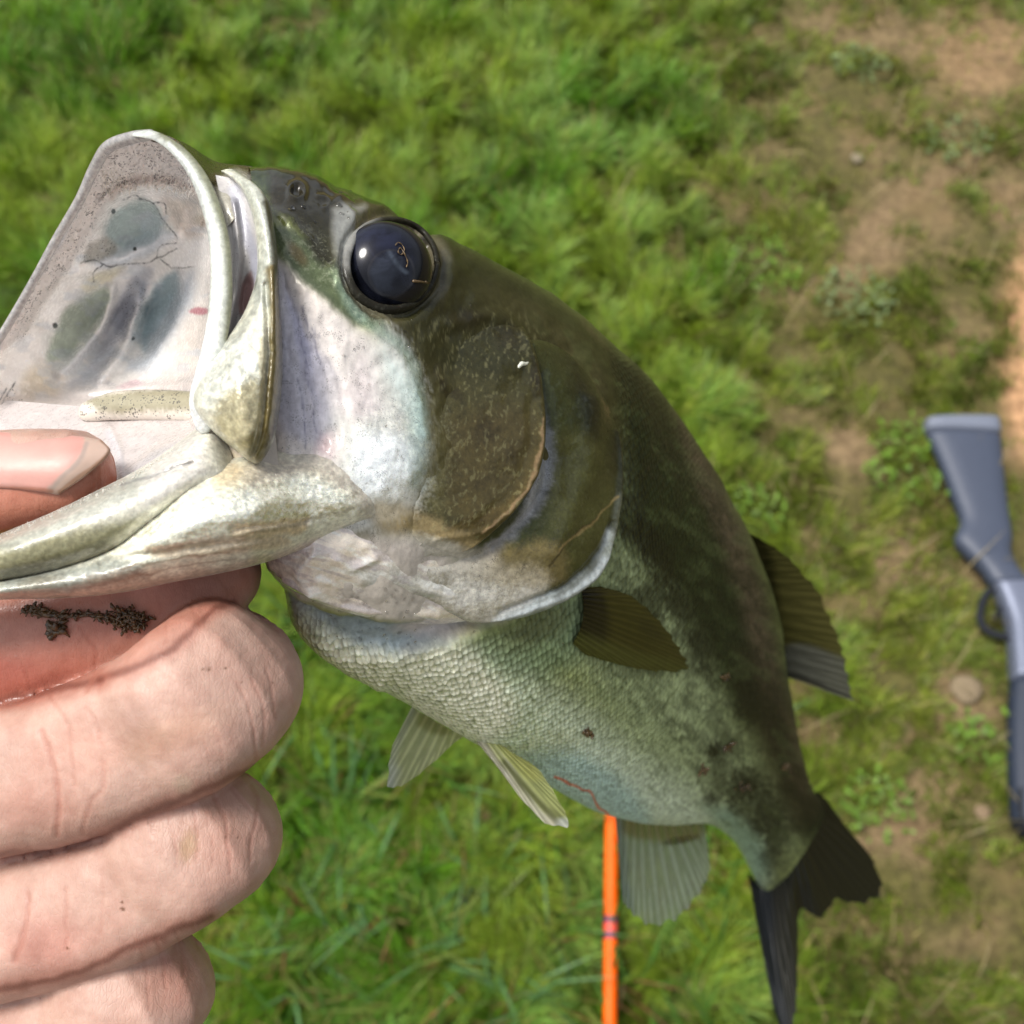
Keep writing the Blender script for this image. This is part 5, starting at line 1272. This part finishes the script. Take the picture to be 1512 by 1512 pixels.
fin('pectoral_fin', [onbody(858, 868, .0012), onbody(862, 895, .002), onbody(858, 925, .002), onbody(846, 950, .0012)],
    [onbody(890, 866, .002), onbody(935, 880, .004), onbody(980, 920, .005), onbody(1012, 962, .005), onbody(1027, 990, .005), onbody(985, 996, .004), onbody(925, 986, .003), onbody(865, 968, .0015)], 14, pp_, .00022, 60, mem_alpha=.93, edge_alpha=.9, bulge=.0035,
    label='near pectoral fin, dark olive, lying against the flank')
def vp(w):
    w.c[:] = srgb(206, 210, 164, 1.1)
    w.put(w.line([(606, 1048), (585, 1092), (574, 1130), (573, 1168)], 9, .7), srgb(214, 218, 200, 1), .8)
    w.put(w.line([(573, 1168), (575, 1140)], 14, .7), srgb(226, 230, 226, 1), .7)
    w.put(w.poly([(620, 1048), (670, 1070), (660, 1085), (615, 1070)], 6), srgb(164, 162, 92, .95), .7)
fin('pelvic_fin', [(608, 1044, .190), (635, 1060, .191), (662, 1076, .193), (684, 1086, .195)],
    [(577, 1105, .186), (570, 1140, .186), (572, 1169, .186), (600, 1160, .188), (640, 1128, .190), (668, 1100, .193), (684, 1088, .195)], 7, vp, .00012, 50, label='far pelvic fin pointing down left', mem_alpha=.72, edge_alpha=.85)
def vp2(w):
    w.c[:] = srgb(172, 178, 116, 1)
    w.put(w.line([(690, 1078), (745, 1145), (795, 1205), (835, 1228)], 9, .6), srgb(200, 196, 178, .9), .85)
    w.put(w.line([(745, 1125), (790, 1180), (830, 1215)], 6, .8), srgb(92, 96, 46, .75), .7)
    w.put(w.blob(835, 1218, 14, 12), srgb(206, 210, 202, .9), .8)
    w.put(w.poly([(730, 1090), (765, 1105), (800, 1150), (780, 1150)], 7), srgb(186, 184, 96, .95), .5)
fin('pelvic_fin', [(686, 1074, .1905), (712, 1082, .189), (740, 1100, .189), (762, 1116, .190)],
    [(742, 1142, .186), (786, 1200, .184), (822, 1228, .183), (846, 1224, .184), (838, 1200, .186), (815, 1162, .188), (794, 1134, .190), (770, 1118, .191)], 7, vp2, .00012, 50, label='near pelvic fin with a pale leading spine', mem_alpha=.92, edge_alpha=.9)
def ap(w):
    w.c[:] = srgb(178, 190, 166, 1.05)
    w.put(w.poly([(915, 1205), (1035, 1205), (1035, 1235), (920, 1232)], 8), srgb(166, 158, 96, .85), .8)
    w.put(w.line([(912, 1215), (918, 1290), (928, 1345)], 9, .7), srgb(150, 166, 166, .85), .7)
    w.put(w.line([(925, 1345), (960, 1374), (1000, 1362), (1046, 1305)], 7, .7), srgb(176, 184, 176, .85), .7)
    w.put(w.blob(1005, 1240, 30, 6, -10), srgb(84, 78, 40, .7), .7)
fin('anal_fin', [(908, 1202, .262), (945, 1212, .272), (990, 1214, .284), (1036, 1208, .300)],
    [(916, 1285, .264), (922, 1342, .268), (955, 1374, .274), (995, 1368, .282), (1036, 1325, .290), (1049, 1295, .294), (1042, 1225, .300)], 12, ap, .0002, 60, mem_alpha=.62, edge_alpha=.75)
def tp(w):
    w.c[:] = srgb(42, 44, 24, .65)
    w.put(w.poly([(1105, 1270), (1140, 1280), (1190, 1230), (1215, 1175), (1180, 1150), (1110, 1240)], 12), srgb(60, 62, 34, .65), .7)
    w.put(w.poly([(1112, 1300), (1135, 1310), (1150, 1420), (1165, 1540), (1140, 1480), (1120, 1380)], 6), srgb(48, 60, 72, .65), .7)
    w.put(w.poly([(1140, 1300), (1178, 1320), (1176, 1480), (1150, 1440)], 8), srgb(66, 64, 44, .65), .6)
    w.put(w.blob(1186, 1345, 12, 40), srgb(22, 24, 18, .5), .6)
fin('tail_fin', [(1104, 1288, .372), (1126, 1308, .378), (1150, 1290, .380), (1172, 1262, .381), (1190, 1228, .382), (1206, 1196, .382), (1204, 1166, .379)],
    [(1128, 1420, .362), (1148, 1515, .358), (1166, 1560, .358), (1178, 1490, .366), (1180, 1400, .378), (1184, 1346, .386), (1213, 1362, .392), (1237, 1336, .398), (1281, 1341, .405), (1307, 1321, .408), (1293, 1272, .402), (1256, 1228, .394), (1222, 1182, .384)], 22, tp, .0004, 70, mem_alpha=1, edge_alpha=1)

# ---- water beads left on the wet skin, joined
wm, nt, b = new_mat('water')
b.inputs['Base Color'].default_value = (1, 1, 1, 1); b.inputs['Transmission Weight'].default_value = 1; b.inputs['Roughness'].default_value = .02; b.inputs['IOR'].default_value = 1.33
def bead(p_, n_, r_, flat):
    t1 = np.cross(n_, [.3, .5, .8]); t1 /= np.linalg.norm(t1); t2 = np.cross(n_, t1); V = [p_ + n_ * r_ * flat]; F_ = []
    ph = rng.uniform(0, 6.28); K = 10
    for k, (a, h_) in enumerate(((.4, .9), (.75, .6), (1.0, .0), (1.0, -.3))):
        for j in range(K):
            t_ = j * 2 * np.pi / K; w_ = 1 + .18 * math.sin(2 * t_ + ph)
            V.append(p_ + (t1 * math.cos(t_) + t2 * math.sin(t_)) * r_ * a * w_ + n_ * r_ * flat * h_)
    for j in range(K): F_.append((0, 1 + j, 1 + (j+1) % K))
    for k in range(3):
        for j in range(K): F_.append((1 + k*K + j, 1 + (k+1)*K + j, 1 + (k+1)*K + (j+1) % K, 1 + k*K + (j+1) % K))
    F_.append(tuple(1 + 3*K + j for j in range(K))[::-1]); return np.array(V), F_
bp_ = []
for (x0, x1, y0, y1, n_b, rmax) in ((400, 620, 870, 960, 110, .00035), (410, 620, 470, 720, 40, .00022), (420, 560, 265, 330, 14, .0005), (600, 760, 330, 470, 10, .00025), (600, 900, 920, 1060, 40, .0002), (640, 860, 560, 860, 30, .00022)):
    for k in range(n_b):
        x, y = rng.uniform(x0, x1), rng.uniform(y0, y1)
        if math.hypot(x - 578, y - 391) < 80: continue
        dd_ = P(x, y, 1.) - CAM
        if BODY.ray_cast(Vector(CAM), Vector(dd_ / np.linalg.norm(dd_)))[0] is None: continue
        p_, n_n = hit(BODY, x, y, .17)
        if n_n.dot(CAM - p_) < 0: n_n = -n_n
        bp_.append(bead(p_ + n_n * .00002, n_n, rmax * rng.uniform(.25, 1), rng.uniform(.3, .5)))
V, Fv = joinvf(bp_); o = obj('water_beads', V, Fv, wm, fish); o['kind'] = 'stuff'

# ================================================================== HAND
person = thing('person', 'bare hand gripping the bass by its lower jaw, thumb in its mouth', 'person', P(0, 1200, .15))
HF = {
 'thumb': [(-420, 800, .165, 125.5), (-260, 745, .150, 92.6), (-100, 730, .1455, 83.0), (0, 712, .1432, 76.2), (60, 705, .1422, 72.4), (102, 700, .1418, 66.6)],
 'index': [(-420, 1010, .158, 106.1), (-220, 985, .150, 100.4), (-60, 960, .151, 96.5), (60, 942, .1510, 93.6), (160, 916, .1508, 88.8), (240, 884, .1510, 84.0), (290, 852, .1515, 80.1), (300, 845, .158, 77.2), (270, 850, .172, 73.3)],
 'middle': [(-420, 1215, .158, 117.7), (-220, 1190, .150, 113.9), (-60, 1165, .146, 109.0), (60, 1140, .143, 109.0), (160, 1108, .1412, 113.9), (250, 1066, .1395, 119.7), (312, 1020, .1398, 121.6), (318, 1012, .150, 115.8), (290, 1020, .170, 101.3)],
 'ring': [(-420, 1410, .160, 108.1), (-220, 1392, .153, 106.1), (-60, 1378, .150, 104.2), (60, 1356, .148, 102.3), (160, 1325, .1462, 101.3), (240, 1285, .1452, 101.3), (300, 1240, .146, 103.3), (305, 1235, .156, 99.4), (275, 1245, .175, 88.8)],
 'little': [(-420, 1575, .165, 102.3), (-220, 1568, .158, 100.4), (-60, 1560, .155, 99.4), (60, 1538, .153, 96.5), (140, 1508, .1518, 94.6), (212, 1464, .1515, 93.6), (216, 1460, .160, 88.8), (190, 1470, .177, 79.1)],
 'palm': [(-430, 760, .17, 164.0), (-470, 1000, .17, 183.3), (-480, 1300, .172, 183.3), (-470, 1560, .175, 164.0)],
 'wrist': [(-470, 1200, .175, 250.9), (-800, 1500, .19, 250.9), (-1300, 1900, .24, 250.9)]}
hv, hf = joinvf([pxtube(c, 110 if k != 'wrist' else 60, 48, sq=2.7) for k, c in HF.items()])
me = bpy.data.meshes.new('hand_raw'); me.from_pydata(hv.tolist(), [], hf); me.update()
tmp = bpy.data.objects.new('hand_raw', me); SC.collection.objects.link(tmp)
rm = tmp.modifiers.new('r', 'REMESH'); rm.mode = 'VOXEL'; rm.voxel_size = .0005
smd = tmp.modifiers.new('s', 'SMOOTH'); smd.factor = .5; smd.iterations = 2
dg = bpy.context.evaluated_depsgraph_get(); ev = tmp.evaluated_get(dg); em = ev.to_mesh()
nvh = len(em.vertices); co = np.empty(nvh * 3); em.vertices.foreach_get('co', co); co = co.reshape(-1, 3)
# near part refined
bmh = bmesh.new(); bmh.from_mesh(em); ev.to_mesh_clear(); bpy.data.objects.remove(tmp)
bmh.verts.ensure_lookup_table()
x, y, d = to_px(co)
vis = (x > -60) & (x < 470) & (y > 560) & (y < 1600)
sel = set(np.nonzero(vis)[0].tolist())
es = [e for e in bmh.edges if e.verts[0].index in sel and e.verts[1].index in sel and e.calc_length() > 0]
bmesh.ops.subdivide_edges(bmh, edges=es, cuts=1, use_grid_fill=True, smooth=0.0)
me = bpy.data.meshes.new('hand'); bmh.to_mesh(me); bmh.free()
n = len(me.vertices); co = np.empty(n * 3); me.vertices.foreach_get('co', co); co = co.reshape(-1, 3)
nr = np.empty(n * 3); me.vertex_normals.foreach_get('vector', nr); nr = nr.reshape(-1, 3)
x, y, d = to_px(co)
facing = np.sum(nr * (CAM - co), 1) > 0
w = Paint(x, y, srgb(230, 192, 175, .66), warp=4)
h = np.zeros(n)
# skin creases: (line, width px, depth mm)
CRE = [([(60, 1080), (72, 1110), (84, 1150), (88, 1200), (86, 1230)], 4, .28), ([(75, 1030), (98, 1070), (106, 1120), (112, 1160)], 3, .14), ([(150, 1125), (152, 1160), (132, 1190), (122, 1225)], 3.5, .16), ([(128, 1045), (142, 1070), (150, 1100)], 3, .14),
       ([(40, 1320), (42, 1345), (34, 1385), (22, 1420)], 4, .26), ([(98, 1310), (100, 1350), (98, 1400)], 3, .16), ([(150, 1285), (152, 1330), (148, 1380)], 2.5, .10),
       ([(350, 1010), (366, 1040), (376, 1080), (378, 1120)], 2.6, .16), ([(372, 1000), (386, 1030), (392, 1070), (388, 1100)], 2.4, .16), ([(395, 985), (405, 1020), (408, 1060)], 2.2, .13), ([(318, 1075), (326, 1110), (330, 1140)], 2.4, .10), ([(300, 1090), (308, 1120), (312, 1150)], 2.0, .08),
       ([(250, 1205), (258, 1240), (262, 1280)], 2.4, .12), ([(285, 1190), (292, 1230), (290, 1275)], 2.4, .14), ([(315, 1175), (332, 1210), (336, 1250), (342, 1290)], 2.6, .18), ([(340, 1165), (356, 1185), (372, 1200)], 2.4, .14), ([(372, 1160), (380, 1190), (372, 1230), (370, 1270)], 2.6, .17), ([(305, 1200), (312, 1240), (316, 1280)], 2.2, .10),
       ([(230, 1385), (240, 1420), (245, 1460)], 2.6, .12), ([(262, 1378), (270, 1410), (274, 1440)], 2.4, .12), ([(285, 1368), (292, 1400)], 2.2, .1), ([(210, 1400), (218, 1440), (220, 1490)], 2.4, .1),
       ([(120, 925), (140, 960), (140, 1000), (128, 1020)], 3.2, .22), ([(232, 880), (244, 915), (246, 945)], 2.6, .12), ([(275, 880), (290, 910), (296, 930)], 2.4, .12), ([(320, 850), (335, 870), (340, 890)], 2.2, .12), ([(20, 960), (40, 990), (44, 1020)], 2.6, .12)]
for ln, wd, k in CRE:
    dd = w.dline(ln, 16); k = k * .36; h -= k * 1e-3 * np.exp(-(dd / wd) ** 2) - k * .35e-3 * np.exp(-((dd - wd * 2.2) / (wd * 1.2)) ** 2)
h += (fbm(x * .010, y * .010, 2) - .5) * .0008 + (fbm(x * .05, y * .05, 2) - .5) * .00012
h *= facing
co2 = co + nr * h[:, None]
# pigment: blood under the skin, and shade painted into finger seams and creases
w.put(w.poly([(-200, 800), (100, 840), (370, 830), (375, 870), (300, 910), (200, 965), (60, 1020), (-200, 1060)], 20), srgb(214, 136, 112, .66), .65)
w.put(w.blob(20, 1000, 120, 40, -5, .7), srgb(200, 92, 72, .66), .55); w.put(w.blob(90, 960, 60, 40, 0, .8), srgb(222, 146, 122, .66), .5)
w.put(w.poly([(-60, 700), (150, 690), (175, 700), (170, 730), (60, 800), (-60, 830)], 10), srgb(218, 134, 104, .66), .75)
w.put(w.blob(165, 695, 18, 44, -8, .7), srgb(214, 120, 78, .66), .8)
w.put(w.blob(250, 1085, 90, 30, -20, .8), srgb(228, 186, 158, .66), .5); w.put(w.blob(110, 1110, 70, 40, -10, .8), srgb(236, 188, 170, .66), .6)
w.put(w.blob(60, 1190, 80, 40, 0, .8), srgb(222, 160, 140, .66), .4)
w.put(w.blob(330, 1230, 60, 60, 0, .8), srgb(222, 174, 156, .66), .35); w.put(w.blob(70, 1400, 70, 50, 0, .8), srgb(216, 150, 134, .66), .6); w.put(w.blob(250, 1450, 50, 50, 0, .8), srgb(216, 156, 136, .66), .55)
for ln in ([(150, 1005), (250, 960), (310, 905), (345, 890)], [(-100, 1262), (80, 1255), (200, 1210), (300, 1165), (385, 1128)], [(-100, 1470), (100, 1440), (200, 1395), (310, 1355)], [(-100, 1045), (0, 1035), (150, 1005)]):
    w.put(w.line(ln, 13, .9), srgb(190, 112, 90, .66), .45); w.put(w.line(ln, 5, .9), srgb(120, 60, 46, .6), .6)  # dark shade between the fingers painted along the seams
for ln, wd, k in CRE: w.put(w.line(ln, wd * 1.1, .8, 12), srgb(196, 122, 100, .66), min(.4, k * 1.5))  # skin creases darkened in the colour as shaded folds
w.put(w.blob(270, 1158, 16, 14, 0, .5, .5), srgb(232, 206, 182, .66), .6); w.put(w.blob(278, 1248, 14, 26, 10, .7, .7), srgb(196, 164, 110, .66), .5)
for (a, b_, r_) in ((181, 1332, 3.2), (182, 1343, 4), (101, 1400, 3), (308, 990, 3), (333, 988, 2), (357, 1010, 1.8), (352, 1236, 1.8), (152, 680, 2.2), (60, 755, 1.6), (66, 905, 4), (300, 990, 2), (335, 1235, 1.6), (405, 1008, 1.6)):
    w.put(w.blob(a, b_, r_, r_ * .8, 20, .4, .5), srgb(112, 70, 30, .7), .85)
w.put(w.line([(150, 655), (163, 668), (130, 700), (88, 728)], 3.4, .6), srgb(150, 88, 54, .8), .6)
w.c *= (1 + (fbm(x * .02, y * .02, 7) - .5) * .25)[:, None]
me.vertices.foreach_set('co', (co2 - np.array(person.location)).astype(np.float32).ravel())
me.polygons.foreach_set('use_smooth', np.ones(len(me.polygons), bool))
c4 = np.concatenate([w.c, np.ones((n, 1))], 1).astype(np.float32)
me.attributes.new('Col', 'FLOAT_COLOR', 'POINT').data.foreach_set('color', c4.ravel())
wet = .5 - .18 * (w.poly([(-60, 880), (180, 880), (200, 930), (60, 1040), (-60, 1040)], 20) + w.poly([(-60, 640), (170, 640), (170, 740), (-60, 800)], 10))
pr4 = np.stack([0 * x, wet, 0 * x, 0 * x], 1).astype(np.float32)
me.attributes.new('Prop', 'FLOAT_COLOR', 'POINT').data.foreach_set('color', pr4.ravel())
SM, nt, b = new_mat('skin')
L = nt.links; tcx = nt.nodes.new('ShaderNodeTexCoord'); ob = tcx.outputs['Object']
at = N(nt, 'ShaderNodeAttribute', attribute_name='Col'); pr = N(nt, 'ShaderNodeAttribute', attribute_name='Prop'); sp = nt.nodes.new('ShaderNodeSeparateColor'); L.new(pr.outputs['Color'], sp.inputs[0])
n1 = noise_(nt, ob, 160, 5, .65); n2 = noise_(nt, ob, 700, 5, .7)
c_ = mixc(nt, ramp_(nt, n1, .3, .7), mixc(nt, 1, at.outputs['Color'], (.88, .80, .78), 'MULTIPLY'), mixc(nt, 1, at.outputs['Color'], (1.06, 1.06, 1.06), 'MULTIPLY'))
c_ = mixc(nt, ramp_(nt, n2, .35, .75), mixc(nt, 1, c_, (.93, .90, .89), 'MULTIPLY'), c_)
L.new(c_, b.inputs['Base Color'])
L.new(math_(nt, 'ADD', sp.outputs[1], math_(nt, 'MULTIPLY', math_(nt, 'SUBTRACT', n2, .5), .3)), b.inputs['Roughness'])
b.inputs['Subsurface Weight'].default_value = .18; b.inputs['Subsurface Radius'].default_value = (1, .35, .2); b.inputs['Subsurface Scale'].default_value = .0022
b.inputs['Specular IOR Level'].default_value = .45
vo = nt.nodes.new('ShaderNodeTexVoronoi'); vo.feature = 'DISTANCE_TO_EDGE'; vo.inputs['Scale'].default_value = 1500
mpn = nt.nodes.new('ShaderNodeMapping'); mpn.inputs['Scale'].default_value = (1.4, .55, .8); mpn.inputs['Rotation'].default_value = (0, 0, .35); L.new(ob, mpn.inputs[0]); L.new(mpn.outputs[0], vo.inputs['Vector'])
fold = noise_(nt, mpn.outputs[0], 420, 4, .6, .4)
hgt = math_(nt, 'ADD', math_(nt, 'ADD', math_(nt, 'MULTIPLY', math_(nt, 'MINIMUM', vo.outputs['Distance'], .12), 1.8), math_(nt, 'MULTIPLY', n2, .3)), math_(nt, 'MULTIPLY', fold, .45))
bp = nt.nodes.new('ShaderNodeBump'); bp.inputs['Distance'].default_value = .00012; bp.inputs['Strength'].default_value = .8; L.new(hgt, bp.inputs['Height']); L.new(bp.outputs[0], b.inputs['Normal'])
me.materials.append(SM)
hand = bpy.data.objects.new('hand', me); SC.collection.objects.link(hand); hand.parent = person
me.calc_loop_triangles(); tri = np.empty(len(me.loop_triangles) * 3, np.int32); me.loop_triangles.foreach_get('vertices', tri)
tri = tri.reshape(-1, 3)
xt, yt, _ = to_px(co2[tri[:, 0]]); kk = (xt > -80) & (xt < 480) & (yt > 560) & (yt < 1560) & facing[tri[:, 0]]
HB = BVHTree.FromPolygons([tuple(p) for p in co2], [tuple(map(int, t)) for t in tri[kk]])
# ---- thumb nail
def nailp(x, y):
    w = Paint(x, y, srgb(228, 168, 156, .72), warp=2)
    w.put(w.poly([(-60, 650), (90, 655), (100, 690), (40, 712), (-60, 712)], 16), srgb(236, 184, 172, .75), .6)
    w.put(w.poly([(126, 640), (170, 655), (96, 735), (68, 726), (80, 712), (118, 672)], 4, 3), srgb(222, 198, 180, .66), .85)
    w.put(w.line([(150, 650), (163, 664), (88, 726)], 3.0, .7), srgb(150, 104, 70, .8), .7)
    w.put(w.line([(128, 655), (118, 680), (84, 712), (74, 722)], 3.5, .9), srgb(170, 156, 150, .66), .55)
    w.put(w.line([(-60, 720), (30, 722), (76, 725)], 3, .7), srgb(200, 130, 100, .66), .6)
    return w.c, np.stack([0*w.x, .5 + 0*w.x, 0*w.x, 0*w.x], 1)
NM = wet_mat('fingernail', rough=.5, coat=.1, coat_rough=.25, sss=.2, sss_rad=(1, .5, .4), sss_scale=.001, bumps=((200, .3), (900, .12)), bdist=.0002, vary=.05, vscale=300)
shell('fingernail', [[(-80, 634, 139.6), (0, 638, 138.6), (70, 641, 138.0), (122, 645, 137.8), (150, 650, 138.2)],
                     [(-80, 660, 137.4), (0, 662, 136.3), (68, 665, 135.9), (118, 667, 136.0), (163, 667, 137.2)],
                     [(-80, 690, 136.2), (0, 692, 135.1), (60, 694, 134.9), (102, 698, 135.1), (130, 700, 136.0)],
                     [(-80, 718, 136.4), (0, 721, 135.5), (38, 724, 135.3), (64, 727, 135.3), (86, 731, 135.8)]], 110, 160, NM, hand, .0012, nailp, None, round_=(.10, .12, 0, .03), rd=.0007, inward=0)
# ================================================================== DEBRIS
def clump(name, label, pts, mat, n_, spread, bvh, r=(.0002, .0006), cat='debris', group=None):
    """scrap of wet plant fibre: a heap of short bent strands and crumbs"""
    parts = []
    for k in range(n_):
        a = pts[rng.integers(len(pts))]; x0, y0 = a[0] + rng.normal(0, spread), a[1] + rng.normal(0, spread * .8); p_, n_n = hit(bvh, x0, y0, .135)
        if n_n.dot(CAM - p_) < 0: n_n = -n_n
        d_ = rng.normal(0, 1, 3); d_ -= n_n * d_.dot(n_n) * .6; d_ /= np.linalg.norm(d_); L_ = rng.uniform(.0004, .0014)
        p0 = p_ + n_n * rng.uniform(.0001, .0006)
        parts.append(tube(np.array([p0, p0 + d_ * L_ * .5 + n_n * .0002, p0 + d_ * L_]), rng.uniform(*r) * np.array([.6, 1, .5]), 6))
    V, Fc = joinvf(parts); o = obj(name, V, Fc, mat); o.data.transform(Matrix.Translation(-Vector(V[0]))); o.location = V[0]
    o['label'] = label; o['category'] = cat
    if group: o['group'] = group
    return o
DM = wet_mat('wet_debris', False, (.07, .040, .012), rough=.25, coat=.5, sss=0, bumps=((900, .6),), vary=.6, vscale=900)
DM2 = wet_mat('straw_debris', False, (.12, .075, .03), rough=.5, coat=.3, sss=0, bumps=((900, .6),), vary=.4, vscale=900)
# root strand with a clump at its end
rp = [(42, 897), (60, 905), (85, 908), (112, 910), (140, 908), (165, 912), (185, 918)]
pts = []
for a in cr(rp, 60):
    p_, n_n = hit(HB, a[0], a[1], .14); n_n = n_n if n_n.dot(CAM - p_) > 0 else -n_n; pts.append(p_ + n_n * .0004)
parts = []
for k in range(4):
    o_ = np.array([rng.normal(0, .00012, 3) for _ in range(6)]); pth = np.array(pts) + cr(o_, 60); rad_ = np.interp(np.linspace(0, 1, 60), [0, .15, .35, .6, 1], [.0003, .0005, .0003, .00016, .0003]) * rng.uniform(.7, 1.1) * (1 + .3 * np.sin(np.arange(60) * rng.uniform(.6, 1.4)))
    parts.append(tube(pth, rad_, 8))
for k in range(260):
    cx, cy, s_ = ((199, 915, 8) if k < 140 else ((58, 902, 8) if k < 180 else ((182, 912, 9) if k < 220 else (rng.uniform(70, 170), 908, 2)))); x0, y0 = cx + rng.normal(0, s_), cy + rng.normal(0, s_ * .8 if cx > 100 else 3)
    p_, n_n = hit(HB, x0, y0, .14); n_n = n_n if n_n.dot(CAM - p_) > 0 else -n_n; d_ = rng.normal(0, 1, 3); d_ -= n_n * d_.dot(n_n) * .5; d_ /= np.linalg.norm(d_); L_ = rng.uniform(.0003, .0011)
    p0 = p_ + n_n * rng.uniform(.0001, .0008); parts.append(tube(np.array([p0, p0 + d_ * L_ * .5 + n_n * .0003, p0 + d_ * L_]), rng.uniform(.00010, .00030) * np.array([.7, 1, .6]), 6))
V, Fc = joinvf(parts); o = obj('root_strand', V, Fc, DM); o.data.transform(Matrix.Translation(-Vector(V[0]))); o.location = V[0]
o['label'] = 'wet brown root strand with a ragged clump stuck on the index finger'; o['category'] = 'debris'
clump('mud_crumb', 'small dark brown crumb on the index finger below the root strand', [(84, 928), (90, 926), (80, 930)], DM, 34, 5, HB)
clump('mud_crumb', 'reddish brown crumb stuck to the belly scales below the pectoral fin', [(866, 1080)], DM, 12, 2.2, BODY, group=None)
EB = BVHTree.FromPolygons([tuple(p) for p in sp_v.reshape(-1, 3)], [tuple(map(int, f_)) for f_ in gfaces(130, 200, True)])
pt = [hit(EB, a, b_, .15)[0] + tocam * (.00015 + .00015 * (k_ % 2)) for k_, (a, b_) in enumerate([(584, 362), (588, 358), (594, 362), (597, 370), (592, 376), (588, 372), (591, 366), (598, 376), (602, 388), (600, 394)])]
v, f_ = tube(cr(pt, 60), .00007 * (1 + .5 * np.sin(np.arange(60) * .9)), 7); o = obj('straw_scrap', v, f_, DM2); o.data.transform(Matrix.Translation(-Vector(v[0]))); o.location = v[0]; o['label'] = 'twisted straw scrap stuck near the middle of the bass eye'; o['category'] = 'debris'
pt = [hit(EB, a, b_, .15)[0] + tocam * .0002 for a, b_ in ((611, 415), (622, 416), (634, 418), (645, 419))]
v, f_ = tube(np.array(pt), np.array([.00022, .00014, .00014, .00018]), 8); o = obj('straw_scrap', v, f_, DM2); o.data.transform(Matrix.Translation(-Vector(v[0]))); o.location = v[0]; o['label'] = 'tiny straight straw lying across the rear rim of the bass eye'; o['category'] = 'debris'
WM = wet_mat('white_fleck', False, (.8, .8, .66), rough=.3, coat=.5, sss=.1, bumps=((900, .2),), vary=.1)
pt = [hit(BODY, a, b_, .18)[0] + tocam * .0016 for a, b_ in ((764, 540), (768, 536), (774, 536), (780, 531))]
v, f_ = tube(cr(pt, 14), np.interp(np.linspace(0, 1, 14), [0, .3, 1], [.0003, .0004, .0002]), 10); o = obj('white_fleck', v, f_, WM); o.data.transform(Matrix.Translation(-Vector(v[0]))); o.location = v[0]; o['label'] = 'tiny white curled fleck on the dark edge of the bass cheek'; o['category'] = 'debris'
for (a, b_, s_, lb, m_) in [(1038, 1135, 5, 'pale tan crumb on the rear flank of the bass', DM2), (1158, 1132, 5, 'tan crumb near the back edge by the tail stem', DM2), (1072, 1104, 6, 'brown crumb on the rear flank above the pale one', DM), (1098, 1160, 9, 'largest brown mud smear on the flank near the tail', DM), (1068, 1000, 5, 'brown crumb below the dorsal fin base', DM)]:
    clump('mud_crumb', lb, [(a, b_)], m_, 16, s_ * .55, BODY, (.0002, .0005))
